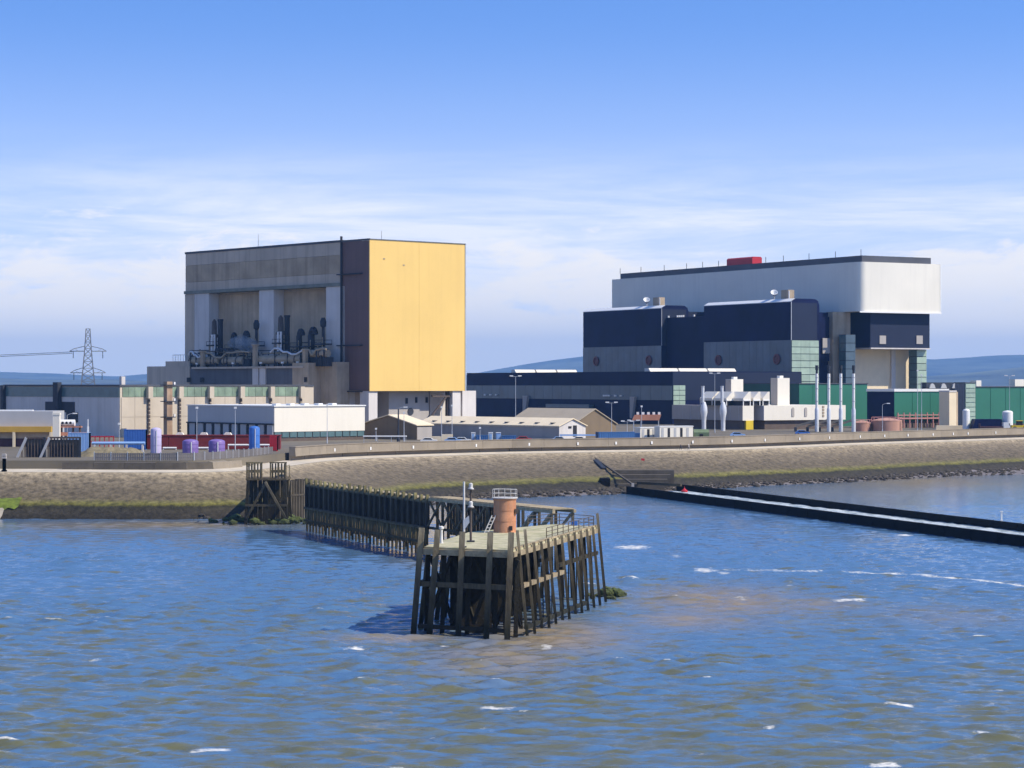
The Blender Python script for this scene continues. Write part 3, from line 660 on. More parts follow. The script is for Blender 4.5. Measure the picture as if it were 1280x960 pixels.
for px, yt, lab in ((253.5,440,'tan steel frame post at the left of the roof pipework'),(319,432,'tall tan frame post in the middle of the roof pipework'),(381.5,438,'tan frame post at the right of the roof pipework')):
    u = -8.2; v = on_roof(px,u); p = f1.pt(u,v); h = f1.z(yt,u,v)-zA
    o = MB().box(-.5,.5,-.8,.8,0,h).box(-.9,.9,-1.1,1.1,h,h+.4).box(-.8,.8,-1,1,0,.3).build('frame_post', CONC_T); o.location = (p[0],p[1],GZ+zA); o.rotation_euler = (0,0,PH1); tag(o, lab, 'post')
for px0, px1, py, sw, lab in ((256,312,441,1,'upper run of thin pipe dipping left of the steam puff'),(338,381,440,-1,'thin pipe run that rises left of the right hand frame post'),(383,408,437,1,'pale looped pipe near the right concrete pier'),(236,254,444,-1,'tangle of small pipes at the left end of the roof')):
    u = -7.6; a, b = on_roof(px0,u), on_roof(px1,u); n = 9
    p = f1.pt(u, (a+b)/2); z = f1.z(py,u,(a+b)/2)-zA
    t = thing('pipe_run', lab, 'pipe', (p[0],p[1],GZ+zA), PH1, 'thin pipes on the annexe roof'); L = (a-b)/2
    prof_ = [0,0,-1.6,-1.6,0,0,0.3,0.3,0] if sw > 0 else [0,1.2,1.2,0,0,-.8,-.8,0,0.6]
    mb = MB().path([(0, L-2*L*i/(n-1), z+prof_[i]) for i in range(n)], 0.32, 8); mb.build('pipe', PIPETAN if sw > 0 else SILVER, t, True)
    mb = MB()
    for i in (1, 4, 7): mb.box(-.15,.15,L-2*L*i/(n-1)-.15,L-2*L*i/(n-1)+.15,0,z+prof_[i]-.2)
    mb.build('support', IRON, t)
    MB().box(0.8,3.2,-L*.9,L*.9,0,z*0.55).build('plinth', IRON, t)
for px in (246,291,326,353,372):
    u = -8.7; v = on_roof(px,u); p = f1.pt(u,v)
    t = thing('roof_lamp', 'small white lamp on the annexe roof edge, '+{246:'leftmost of five',291:'second of five from the left',326:'middle of five',353:'fourth of five from the left',372:'rightmost of five'}[px], 'lamp', (p[0],p[1],GZ+zA), PH1, 'lamps on the annexe roof edge')
    MB().tube((0,0,0),(0,0,1.0),0.07,n=6).build('stem', STEEL, t); MB().box(-.3,.3,-.35,.35,1.0,1.6).build('lamp_head', WHITEP, t)
# dense pipe racks between the vents and the drums
for px0, px1, lab, sd_ in ((240,317,'dense dark rack of small pipes in the left bay, behind the drums',3),(324,412,'dense dark rack of small pipes in the right bay, behind the drums',4)):
    u = -3.6; a, b = sorted((on_roof(px0,u), on_roof(px1,u))); p = f1.pt(u,(a+b)/2); L = (b-a)/2; rr = random.Random(sd_); hz_ = f1.z(437,u,(a+b)/2)-zA
    t = thing('pipe_rack', lab, 'pipe rack', (p[0],p[1],GZ+zA), PH1, 'pipe racks on the annexe roof'); n = int(2*L/3)
    for i in range(n+1): MB().box(-.9,-.65,-L+i*2*L/n-.12,-L+i*2*L/n+.12,0,hz_*rr.uniform(.7,1.05)).build('rack_post', IRON, t)
    for k in range(9):
        z = hz_*(.12+.1*k); y0 = rr.uniform(-L,L*.2); y1 = min(L, y0+rr.uniform(6,1.2*L)); r0 = rr.uniform(.14,.34); zz_ = z+rr.uniform(-.3,1.3)
        pts_ = [(-1.1-.05*k,y0,max(.3,z-1.2)),(-1.1-.05*k,y0,z),(-1.1-.05*k,(y0+y1)/2,z),(-1.1-.05*k,(y0+y1)/2+.8,zz_),(-1.1-.05*k,y1,zz_)]
        MB().path(pts_, r0, 7).build('pipe', (IRON,PIPETAN,RUSTBROWN,IRON,PIPETAN)[k%5], t, True)
    for k in range(7):
        y = rr.uniform(-L,L); h_ = hz_*rr.uniform(.35,.9); MB().lathe([(.55,0),(.6,.1),(.6,h_-.3),(.3,h_)], cx=-.2, cy=y, n=10).build('vessel', (IRON,RUSTBROWN,IRON)[k%3], t, True)
    MB().box(-.5,-.3,-L,L,hz_*.55,hz_*.6).box(-.5,-.3,-L,L,hz_*.95,hz_*1.0).build('rack_rail', IRON, t)
# steam puff
mb = MB(); u = -6
for i in range(26):
    q = i/25.0; px = 321-29*q+random.uniform(-2,2); v = on_roof(px,u); p = f1.pt(u,v); z = zat(438-10*math.sin(q*1.9)+random.uniform(-2.5,2.5), p[1]); s = 0.7+1.9*math.sin(q*2.7)
    mbi = len(mb.v)
    for a in ico: mb.v.append((p[0]+a[0]*s*1.5, p[1]+a[1]*s, z+a[2]*s*random.uniform(.7,1.1)))
    mb.f += [tuple(j+mbi for j in f) for f in icof]
steam_m = bpy.data.materials.new('steam'); steam_m.use_nodes = True; t = steam_m.node_tree; t.nodes.clear()
vo = t.nodes.new('ShaderNodeVolumePrincipled'); vo.inputs['Color'].default_value = (0.95,0.97,1,1); vo.inputs['Density'].default_value = 0.22; vo.inputs['Anisotropy'].default_value = 0.0
ou = t.nodes.new('ShaderNodeOutputMaterial'); t.links.new(vo.outputs[0], ou.inputs['Volume'])
stuff(tag(mb.build('steam_puff', steam_m, smooth=True), 'pale puff of steam drifting left from the roof pipework', 'steam'))

# ------------------------------------------------------------------ first turbine hall
ft = Frame(150, 640, PH1)
th = thing('turbine_hall', 'long concrete turbine hall with a green glazed strip under the roof', 'building', ft.loc(), PH1)
WT = ft.u_at(392, 0); DT = ft.v_at(5, 0); HT = ft.z(483, 0, 0)
MB().box(0,WT,0,DT,0,HT).build('wall_core', CONC_P, th)
MB().box(-0.3,WT,-0.3,DT+.2,HT+0.02,HT+0.5).build('roof', ROOFGREY, th)
zg0, zg1 = ft.z(496.5,0,0), HT-0.25
ribs = [0.35]+[ft.u_at(p, 0) for p in (185,223.5,261.5,300,337.5,375)]
for a, b in zip(ribs[:-1], ribs[1:]):
    n = 4
    for i in range(n):
        c, d = a+0.4+(b-a-.8)*i/n, a+0.4+(b-a-.8)*(i+1)/n
        MB().box(c+.05,d-.05,-0.16,-0.01,zg0+.1,zg1).build('glass_pane', GREENGLASS, th)
    for i in range(2):
        c, d = a+0.02+(b-a)*i/2, a+(b-a)*(i+1)/2
        MB().box(c+.04,d-.04,-0.14,-0.01,0.1,zg0*0.5).build('concrete_panel', CONC_P, th)
        MB().box(c+.04,d-.04,-0.14,-0.01,zg0*0.5+.08,zg0-.05).build('concrete_panel', CONC_P, th)
for r in ribs[1:]:
    MB().box(r-.75,r+.75,-1.5,-0.17,zg0-.4,HT-.1).build('rib', CONC_P, th)
    mb = MB()
    for i in range(9): mb.box(r-.3,r+.3,-.75,-.17,1+i*(zg0-1.5)/9,1+i*(zg0-1.5)/9+0.85)
    mb.build('ladder_bracket', RUSTBROWN, th)
MB().box(-0.25,-0.01,0.2,DT-.2,zg0,zg1).build('end_glazing', TEALGLASS, th, label='dark glazed strip on the shaded end wall')
for i in range(6):
    c, d = 0.15+i*(DT-.3)/6, 0.15+(i+1)*(DT-.3)/6
    MB().box(-0.14,-0.01,c+.05,d-.05,0.1,zg0-.05).build('concrete_panel', CONC_L, th)
c, d = sorted((ft.v_at(58,0), ft.v_at(94,0)))
MB().box(-0.4,-0.15,c,d,ft.z(515.5,0,20),ft.z(502.5,0,20)).build('louvre_panel', IRON, th)
c, d = sorted((ft.v_at(72,0), ft.v_at(78,0)))
MB().box(-1.6,-0.27,c,d,2,HT+1.2).build('duct', IRON, th)
c = ft.v_at(78,0)-9
MB().box(-0.5,-0.15,c,c+6,4,ft.z(515.5,0,20)).build('louvre_panel', IRON, th)
c, d = sorted((ft.v_at(3,-.3), ft.v_at(8,-.3)))
MB().box(-1.2,-.02,DT-1.5,DT+.3,0,HT+.3).build('corner_pier', IRON, th)
c = ft.u_at(159,0)
MB().box(c-.6,c+.6,2,3.2,HT+.5,HT+2.8).build('roof_vent', CONC_L, th)
# flue tower in front of the hall
p = pos(210, 636); t = thing('flue_tower', 'rust stained square concrete flue tower in front of the turbine hall', 'tower', (p[0],p[1],GZ), PH1)
H = zat(477,636)-GZ
MB().box(-.9,.9,-.9,.9,0,H).build('shaft', M('rust_stained_concrete',(0.42,0.29,0.19),0.9,0.3,0.3,0.5,(0.22,0.12,0.07)), t)
for z in (H*.36,H*.64,H*.93): MB().box(-1.8,1.5,-1.6,1.1,z,z+.25).build('platform', IRON, t); MB().box(1.2,1.6,-1.3,-.9,z+.25,z+1).build('floodlight', WHITEP, t)

# ------------------------------------------------------------------ white shed in front
fw = Frame(343, 596, PH1)
ws = thing('cladding_shed', 'white clad shed with an open dark bay front on its shaded side', 'building', fw.loc(), PH1)
wW = fw.u_at(456,0); wD = fw.v_at(235,0); wH = fw.z(507,0,0); zc = fw.z(540,0,0); zo = fw.z(529,0,15)
MB().box(0,wW,0,wD,zc,wH-.3).build('wall', WHITESHED, ws, label='white cladding')
MB().box(-0.12,-0.02,0.15,wD,zo,wH-.4).build('side_cladding', SHEDGREY, ws)  # grey skin on the white shed, its shade put into the colour
MB().box(-.3,wW+.2,-.3,wD+.2,wH-.28,wH).build('roof', WHITEP, ws)
MB().box(0.3,wW-.2,0.3,wD-.2,0,zc).build('base_wall', BROWNBRICK, ws)
n = 12; z1 = fw.z(547,0,0)
for i in range(n): MB().box(i*wW/n+.15,(i+1)*wW/n-.15,0.1,0.28,z1,zc-.1).build('window', TEALGLASS, ws)
n = 10
for i in range(n):
    c, d = i*wD/n, (i+1)*wD/n
    MB().box(-.35,-.14,c+.3,d-1.2,0.2,zo-.3).build('bay_door', SHEDGREY, ws)
    MB().box(-.3,-.02,d-1.1,d,0,zo-.05).build('bay_post', DARK, ws)
MB().box(-.6,-.13,0,wD,zo-.25,zo+.1).build('canopy', IRON, ws)
for i in range(5): MB().box(2+i*4.6,3.4+i*4.6,2,4,wH+.01,wH+.5).build('roof_light', WHITEP, ws)

# ------------------------------------------------------------------ pitched buildings by the wall
def gabled(name, label, pxl, pxc, pxr, Y, y_eave, y_ridge, phi, wall, gable, roof, ridge_along='u'):
    """near corner pxc; gable end on the lit front (u) or on the shaded side (v)"""
    f = Frame(pxc, Y, phi); t = thing(name, label, 'building', f.loc(), phi)
    Wd = f.u_at(pxr,0); D = f.v_at(pxl,0); he = f.z(y_eave,0,0); hr = f.z(y_ridge,Wd/2,0)
    if ridge_along == 'v':
        MB().prism_y([(0,0),(Wd,0),(Wd,he),(Wd/2,hr),(0,he)],0,D).build('wall', gable, t)
        s = (hr-he)/(Wd/2)
        MB().prism_y([(-.4,he-.4*s+.05),(Wd/2,hr+.05),(Wd/2,hr+.3),(-.4,he-.4*s+.3)],-.4,D+.4).build('roof_slope', roof, t)
        MB().prism_y([(Wd/2,hr+.05),(Wd+.4,he-.4*s+.05),(Wd+.4,he-.4*s+.3),(Wd/2,hr+.3)],-.4,D+.4).build('roof_slope', roof, t)
        MB().box(-.06,-.005,.1,D-.1,.05,he-.35).build('side_wall', wall, t)
    else:
        MB().prism_x([(0,0),(D,0),(D,he),(D/2,hr),(0,he)],0,Wd).build('wall', gable, t)
        s = (hr-he)/(D/2)
        MB().prism_x([(-.4,he-.4*s+.05),(-.4,he-.4*s+.3),(D/2,hr+.3),(D/2,hr+.05)][::-1],-.4,Wd+.4).build('roof_slope', roof, t)
        MB().prism_x([(D/2,hr+.05),(D/2,hr+.3),(D+.4,he-.4*s+.3),(D+.4,he-.4*s+.05)][::-1],-.4,Wd+.4).build('roof_slope', roof, t)
        MB().box(.1,Wd-.1,-.06,-.005,.05,he-.35).build('front_wall', wall, t)
    return t, f, Wd, D, he, hr
gabled('workshop', 'brown gabled workshop with a cream roof between white shed and yellow building', 452, 521, 540, 612, 532, 520, PH1, WARMGREY, BROWNGABLE, CREAMROOF, 'u')
gabled('storage_hall', 'large brown gabled storage hall with a wide tan roof', 634, 716, 770, 640, 531, 512, PH1, TANROOF, BROWNGABLE, TANROOF, 'v')
t, f, Wd, D, he, hr = gabled('long_low_building', 'long low building with a cream sheet roof and pale end gable', 524, 699, 732, 598, 533, 524, PH1, WARMGREY, CONC_L, CREAMROOF, 'v')
for k in range(9): MB().box(.6,1.6,3+k*D/9.5,4.2+k*D/9.5,he+.72,he+.95).build('roof_light', ROOFGREY, t)
MB().box(Wd*.52,Wd*.66,-.09,-.01,he*.3,he*1.05).build('door', DARK, t); MB().box(Wd*.34,Wd*.46,-.09,-.01,he*.85,he*1.0).build('window', DARK, t)

# ------------------------------------------------------------------ second station: white charge hall over dark blocks
f2 = Frame(1075, 890, PH2)
ch = thing('reactor_building', 'huge white topped reactor building on dark navy blocks', 'building', f2.loc(), PH2)
UW = f2.u_at(1175,0); VW = f2.v_at(765,0); zw0, zw1 = f2.z(389,0,0), f2.z(327,0,0)
R = 3.2; arc = [(R-R*math.cos(a), R-R*math.sin(a)) for a in np.linspace(0, math.pi/2, 7)]
MB().poly(arc+[(UW,0),(UW,VW),(0,VW)], zw0, zw1).build('charge_hall', WHITE, ch, True, label='huge white clad upper hall')
MB().box(2.6,UW-3.0,2.0,VW-3,zw1+.01,zw1+2.6).build('roof_parapet', ROOFGREY, ch)
MB().box(-.3,UW+.35,-.35,-.02,zw0-.5,zw0+.1).build('bottom_trim', WHITEP, ch)
MB().box(UW+.02,UW+.5,-.1,1,zw0-.3,zw1+.1).build('corner_trim', WHITEP, ch)
for px in (775,801,830,858,878,898,957,979,1011,1044,1076):
    v = f2.v_at(px, 2.6); MB().tube((2.7,v,zw1+2.6),(2.7,v,zw1+5),0.13,n=6).build('roof_rod', IRON, ch)
v0, v1 = f2.v_at(938, 3), f2.v_at(906, 3); rz_ = zw1+2.65
r_ = 2.0
MB().prism_y([(4,rz_),(9,rz_),(9,rz_+2.6),(8.4,rz_+3.1),(4.6,rz_+3.1),(4,rz_+2.6)], v0, v1).build('roof_tank', RED, ch, label='red box on the white hall roof')
# structure below
MB().box(1.0,UW-1,16,VW-1,0,zw0-.05).build('core_wall', NAVY, ch)
MB().box(-16.2,0.95,12,VW-1,0,zw0-.3).build('core_wall', NAVY, ch)
uN0, uN1 = f2.u_at(1088,3), f2.u_at(1162,3); zN = f2.z(434.5,uN0,3)
MB().box(uN0,uN1,3,34,zN,zw0-.06).build('hanging_block', NAVYLIT, ch)
MB().box(uN0-.1,uN0-.005,3.2,34,zN+.1,zw0-.1).build('side_cladding', NAVY, ch)
MB().box(uN0-.1,uN1+.1,2.6,34,zN-.5,zN-.02).build('bottom_trim', CONC_L, ch)
for px in (1103, 1149):
    u = f2.u_at(px,3); MB().box(u-1.6,u+1.6,2.7,2.98,f2.z(430,u,3),f2.z(419.5,u,3)).build('louvre', WARMGREY, ch)
MB().box(uN0-6,f2.u_at(1137,13.5),13.5,15.95,0,zN-.55).build('concrete_wall', CREAMROOF, ch)
u0, u1 = f2.u_at(1041,9), f2.u_at(1063,9); MB().box(u0,u1,9,13,0,zw0-.1).build('concrete_shaft', CONC_T, ch)
u0, u1 = f2.u_at(1130,5), f2.u_at(1135,5); MB().box(u0,u1,12.6,13.4,0,zN-.55).build('concrete_fin', CONC_L, ch)
# glazed stair towers
def glass_tower(pxl, pxc, pxr, v, ytop, name, lit, shade):  # one glazing in two tones, sun and shade put into the colour
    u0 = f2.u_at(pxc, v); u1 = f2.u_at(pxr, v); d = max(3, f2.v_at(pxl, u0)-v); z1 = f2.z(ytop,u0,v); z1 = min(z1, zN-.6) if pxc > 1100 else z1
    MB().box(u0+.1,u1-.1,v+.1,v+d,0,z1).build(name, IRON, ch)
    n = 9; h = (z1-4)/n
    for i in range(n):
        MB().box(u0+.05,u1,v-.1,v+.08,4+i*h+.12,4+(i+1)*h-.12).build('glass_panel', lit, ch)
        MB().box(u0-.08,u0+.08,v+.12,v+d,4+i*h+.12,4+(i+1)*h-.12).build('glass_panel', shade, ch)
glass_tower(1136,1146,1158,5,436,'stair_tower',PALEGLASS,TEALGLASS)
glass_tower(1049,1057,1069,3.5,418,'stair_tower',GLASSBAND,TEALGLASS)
# two boiler blocks with glazed lower bands
UB = -30.0
def boiler(v0, v1, lit_glass):
    zt = 48.0; zb = f2.z(425, UB, v0) if lit_glass else f2.z(432, UB, v0); zb0 = f2.z(466, UB, v0)
    prof = [(UB,0),(-16.3,0),(-16.3,zt-2.4),(-16.9,zt-.9),(-18.2,zt-.1),(-19.6,zt),(UB+2.2,zt),(UB,zt-1.1)]
    MB().prism_y(prof, v0, v1).build('boiler_block', NAVY, ch)
    MB().add([(UB-.06,v0,zt-1.05),(UB-.06,v1,zt-1.05),(UB+2.1,v1,zt+.1),(UB+2.1,v0,zt+.1),(UB-.06,v0,zt-1.3),(UB-.06,v1,zt-1.3)],[(0,3,2,1),(4,0,1,5)]).build('roof_edge', WHITEP, ch, label='sunlit pale roof edge')
    MB().box(UB+.1,-17.5,v0-.08,v0-.005,zb,zt-1.6).build('end_cladding', NAVYLIT, ch)
    MB().box(UB-.12,UB+.12,v0-.14,v0-.01,zb,zt-1.2).build('corner_trim', STEEL, ch)
    n = 13
    for i in range(n):
        c, d = v0+(v1-v0)*i/n, v0+(v1-v0)*(i+1)/n
        MB().box(UB-.15,UB-.01,c+.05,d-.05,zb0,zb).build('glass_panel', GLASSBAND, ch)
    if lit_glass:
        n = 9; hh = (zb-8)/n
        for i in range(n):
            for j in range(3):
                c = UB+.2+j*4.4; MB().box(c,c+4.3,v0-.15,v0-.01,8+i*hh+.12,8+(i+1)*hh-.12).build('glass_panel', PALEGLASS, ch)
    for q in (0.15, 0.82):
        vq = v0+(v1-v0)*q; zq = zb0+5.3
        o = MB().lathe([(2.1,0),(2.1,0.5),(1.5,0.55),(1.4,0.2)], n=18).build('round_vent', REDPORT, ch); o.location = (UB-.15, vq, zq); o.rotation_euler = (0,-math.pi/2,0)
    for q, w in ((0.28, 0), (0.14, 1)):
        vq = v0+(v1-v0)*q
        if w: MB().box(-27,-24,vq-2.2,vq+2.2,zt,zt+3.6).build('roof_plant', CONC_T, ch); MB().box(-27.2,-27,vq-3.2,vq-2.6,zt,zt+3.2).build('roof_plant_post', WHITEP, ch)
        else:
            o = MB().lathe([(.3,0),(1.0,.4),(1.35,1.3),(1.4,1.6),(1.15,1.5),(.3,.5)], n=14).build('roof_cowl', WHITEP, ch, True); o.location = (-26, vq, zt+1.9); o.rotation_euler = (math.radians(38), math.radians(-30), 0)
            MB().tube((-26,vq,zt),(-26,vq,zt+2),.3,n=8).build('cowl_stem', STEEL, ch)
boiler(f2.v_at(989,UB), f2.v_at(880,UB), True)
boiler(f2.v_at(827,UB), f2.v_at(729,UB), False)
MB().box(-27.5,-16.4,f2.v_at(880,UB)+.1,f2.v_at(827,UB)-.1,0,42.8).build('link_block', NAVY, ch)
MB().box(-16.4,-6,f2.v_at(827,UB)+0,f2.v_at(827,UB)+30,0,45.5).build('link_block', NAVYLIT, ch)
for px in (836,847,849.5,852,854.5,868): 
    v = f2.v_at(px,-27); MB().box(-27.4,-26.9,v-.35,v+.35,42.82,43.6).build('roof_lamp', WHITEP, ch)
MB().box(-15.5,0.9,11.2,11.9,24,zw0-2).build('service_bay', NAVY, ch)
MB().box(-10,-4,10.6,11.15,27,33).build('louvre', WARMGREY, ch)

# second turbine hall
t2 = thing('turbine_hall', 'low navy turbine hall with a grey glazed band, behind the storage hall', 'building', (f2.pt(-90,-2)[0], f2.pt(-90,-2)[1], GZ), PH2)
H2 = 19.7; LV = 155.0; WU = 59.8
MB().box(0,WU,0,LV,0,H2).build('wall', NAVY, t2)
MB().box(.1,WU,-.1,-.01,9,H2-.3).build('end_cladding', NAVYLIT, t2)
n = 22
for i in range(n): MB().box(-.15,-.01,i*LV/n+.06,(i+1)*LV/n-.06,9.0,14.4).build('glass_panel', GLASSBAND, t2)
for i in range(5):
    for j in range(2): MB().box(.3+j*2.7,2.9+j*2.7,-.2,-.11,5.2+i*1.9,6.9+i*1.9).build('glass_panel', PALEGLASS, t2)
for v, a, b in ((22, 5, 46), (122, 5, 36)):
    for i in range(3):
        c, d = a+(b-a)*i/3, a+(b-a)*(i+1)/3-.8
        MB().prism_x([(v,H2+.01),(v+4,H2+.01),(v+4,H2+1.3),(v+1.2,H2+1.3)], c, d).build('roof_monitor', WHITESHED, t2)
# wedge shaped entrance walls and lamps on the shaded side
for px in (655, 789):
    v = f2.v_at(px+6,-90.5)+2; v1 = f2.v_at(px,-90.5)+2
    MB().prism_x([(v,10.2),(v1,10.2),(v1,2),(v1-1.5,2)][::-1],-1.2,-.16).build('wedge_wall', WARMGREY, t2)
for px in (606,613,620,755,758,761,769,776):
    v = f2.v_at(px,-90.5)+2; MB().box(-.7,-.16,v-.6,v+.6,10.2,10.8).build('wall_lamp', WHITEP, t2)
v0, v1 = f2.v_at(740,-91)+2, f2.v_at(686,-91)+2
MB().box(-2.5,-.16,v0,v1,5.6,7.0).build('canopy', GLASSBAND, t2)

# ------------------------------------------------------------------ plant in front of the second station
fa_ = Frame(955, 752, PH2)
ax = thing('auxiliary_building', 'low grey and cream plant building on a dark base', 'building', fa_.loc(), PH2)
aW = fa_.u_at(1057,0); aH = fa_.z(507,0,0); aD = fa_.v_at(890,0)
MB().box(0,aW,0,aD,3.0,aH).build('wall', WHITESHED, ax)
MB().box(-.08,-.01,.1,aD,3.0,aH-.1).build('side_cladding', M('pale_blue_grey_cladding',(0.42,0.45,0.52),0.6,0.06,0.2,0.1), ax)
MB().box(1,aW-1,1,aD-.5,0,2.98).build('base_wall', BROWNBRICK, ax)
for px in (991,1007): 
    u = fa_.u_at(px,0); MB().prism_y([(u-.5,4.2),(u+.5,4.2),(u+.5,6.8),(u+.25,7.2),(u-.25,7.2),(u-.5,6.8)],-.2,-.01).build('arched_louvre', WARMGREY, ax)
u = fa_.u_at(1029,0)
for i in range(4): MB().box(u-.4,u+.4,-.15,-.01,4+i*1.0,4.7+i*1.0).build('wall_plate', PIPETAN, ax)
UP = -9.0; vL = fa_.v_at(928,UP)
uR = fa_.u_at(942, vL); vE = fa_.v_at(840,UP)
MB().box(UP,uR,vL,vE,3.0,aH).build('front_block', WARMGREY, ax)
MB().box(UP+.05,uR-.02,vL-.1,vL-.01,3.0,aH-.05).build('front_cladding', WHITESHED, ax)
MB().box(UP+.6,uR-.2,vL+.6,vE-.5,0,2.98).build('base_wall', BROWNBRICK, ax)
MB().box(fa_.u_at(932,vL),fa_.u_at(941,vL),vL-.3,vL+.55,0.05,3.0).build('yellow_door', YELLOWP, ax, label='bright yellow door')
ub, ve = UP, vL
n = 8
for i in range(n): c = vL+2+i*(vE-vL-4)/n; MB().box(UP-.1,UP-.01,c,c+.12,3.1,aH-.1).build('joint_cover', STEEL, ax)
# inlet houses standing on the roof
spec = [(929,938.5,'the nearest of the row'),(941.5,950.5,'the middle of the right hand three'),(953.5,962,'the rightmost of the row')]
hA = 4.6
for k, (p0, p1, lab) in enumerate(spec+[(908,922,'behind the nearer silver flue'),(890,903,'left of the nearer silver flue')]):
    v = vL+1.2+ (0 if k < 3 else 6+8*(k-3)); u0 = fa_.u_at(p0, v); u1 = fa_.u_at(p1, v); p = fa_.pt(u0, v)
    t = thing('inlet_house', 'cream roof top inlet house with a sloping hood, '+lab, 'inlet house', (p[0],p[1],GZ+aH), PH2, 'inlet houses on the plant building')
    w = u1-u0; dd = 13 if k == 0 else 7
    if k >= 3: w = 3.2; dd = 7
    MB().prism_y([(0,1.6),(w,1.6),(w,hA),(w*.75,hA),(0,2.4)],0,dd).build('hood', WHITESHED, t)
    for a in (0.02, w-.27):
        for y in (.02, dd-.3): MB().box(a,a+.25,y,y+.25,0,1.6).build('leg', WHITEP, t)
    MB().box(.4,w-.4,.5,dd-.5,0,1.55).build('grille', DARK, t)
    MB().box(.02,w-.02,-.12,-.005,1.55,2.0).build('front_rail', WHITEP, t)
# square intake towers
for pl, pc, pr, yt, v, lab in ((907,914,929,474,16,'left of two square cream towers above the inlet houses'),(963.5,972,987,472.5,6,'right of two square cream towers, beside the shaded green wall')):
    u0 = fa_.u_at(pc, v); p = fa_.pt(u0, v); w = fa_.u_at(pr,v)-u0; f = Frame(pc, p[1], PH2); dd = f.v_at(pl, 0); h = zat(yt,p[1])-GZ
    t = thing('intake_tower', lab, 'tower', (p[0],p[1],GZ), PH2, 'square cream towers')
    MB().box(0,w,0,dd,0,h).build('shaft', WHITESHED, t); MB().box(-.08,-.01,.05,dd-.05,aH+.2,h-.1).build('side_cladding', WARMGREY, t)
    MB().box(w*.35,w*.65,dd*.3,dd*.7,h,h+.8).build('cap', WHITEP, t)
# silver flues with swollen silencers
for px, lab in ((878.5,'silver flue with a bulging silencer, the left one by the cabins'),(902.5,'silver flue with a bulging silencer, the right one by the lamp post')):
    Y = 728; p = pos(px, Y); h = zat(484,Y)-GZ
    t = thing('silver_flue', lab, 'flue', (p[0],p[1],GZ), 0, 'silver flues with silencers')
    MB().lathe([(.7,0),(.7,3.2),(.8,4.2),(1.15,6.0),(1.05,7.6),(.5,9.3)], n=16, cx=.35).build('silencer', SILVER, t, True)
    MB().lathe([(.5,9),(.5,h)], n=14).build('pipe', SILVER, t, True)
    MB().lathe([(.56,h-.01),(.56,h+.4),(.3,h+.4)], n=14).build('cap', STEEL, t)
# four tall stacks
st = None
for i, (px, lab) in enumerate(((1021,'leftmost of the four tall slim white stacks'),(1036,'second from left of the four slim white stacks'),(1051,'third from left of the four slim white stacks'),(1067,'rightmost slim white stack, beside the salmon tanks'))):
    Y = 716; p = pos(px, Y); h = zat(459,Y)-GZ
    if st is None:
        st = thing('exhaust_stack', lab, 'stack', (p[0],p[1],GZ), 0, 'slim white stacks')
        MB().lathe([(.65,0),(.65,6.8),(.45,7.6)], n=14).build('lower_sleeve', SILVER, st, True)
        MB().lathe([(.44,7),(.44,h-2)], n=14).build('pipe', WHITEP, st, True)
        MB().lathe([(.36,h-2),(.36,h-.9),(.5,h-.8),(.5,h+.6),(.36,h+.6)], n=12).build('rain_cap', IRON, st, True)
        for z in (5, 9.5, 13.5, 17): MB().lathe([(.54,z),(.54,z+.2)], n=14).build('band', STEEL, st)
        MB().beam((-.5,.3,3.6),(-6.5,1.5,1.6),.7,.7).build('duct', PIPETAN, st); MB().box(-6.9,-6.1,1.1,1.9,0,1.4).build('duct_leg', IRON, st)
    else: dup(st, (p[0],p[1],GZ), lab)
# green clad buildings
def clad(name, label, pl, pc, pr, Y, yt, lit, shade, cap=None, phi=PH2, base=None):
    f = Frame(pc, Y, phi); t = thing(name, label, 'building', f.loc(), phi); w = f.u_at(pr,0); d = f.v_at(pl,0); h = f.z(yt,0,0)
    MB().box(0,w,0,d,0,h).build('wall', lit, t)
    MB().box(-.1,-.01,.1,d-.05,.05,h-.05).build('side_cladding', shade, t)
    MB().box(-.3,w+.25,-.3,d+.2,h+.01,h+(.9 if cap else .3)).build('roof_edge', cap or ROOFGREY, t)
    if base: MB().box(.1,w-.1,-.12,-.01,.03,base).build('plinth', BROWNBRICK, t)
    n = max(2, int(w/6))
    for i in range(1, n): MB().box(i*w/n-.07,i*w/n+.07,-.1,-.01,(base or 0)+.1,h-.1).build('joint_cover', lit, t)
    return t, f, w, d, h
GREENSHADE = M('shaded_green_cladding',(0.012,0.09,0.06),0.5,0.2,0.1,0.2)  # darker copy of the green cladding, shade painted into the side walls
clad('plant_hall', 'green clad plant hall behind the four slim stacks', 925, 999, 1084, 800, 480, GREEN, GREENSHADE)
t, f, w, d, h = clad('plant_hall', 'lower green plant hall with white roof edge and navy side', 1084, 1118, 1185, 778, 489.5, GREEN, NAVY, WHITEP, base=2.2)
MB().box(.4,w*.99,-1.2,-.6,3.0,3.5).box(.4,w*.99,-1.2,-.6,4.2,4.5).build('pipe_rack', PINKPIPE, t)
mb = MB()
for i in range(9): mb.box(.6+i*w/9.2,.9+i*w/9.2,-1.1,-.7,0,5.2)
mb.build('pipe_rack_post', PINKPIPE, t)
t, f, w, d, h = clad('plant_hall', 'rightmost green plant hall, running out of the picture', 1212, 1219.5, 1330, 770, 484, GREEN, GREENSHADE, base=1.5)
for px, wd, ht, lab in ((1221,9,2.0,'small'),(1272,17,2.4,'large')):
    u = f.u_at(px,6); MB().box(u-wd/8,u+wd/8,5,8,h+.31,h+.3+ht).build('roof_plant', WHITESHED, t)
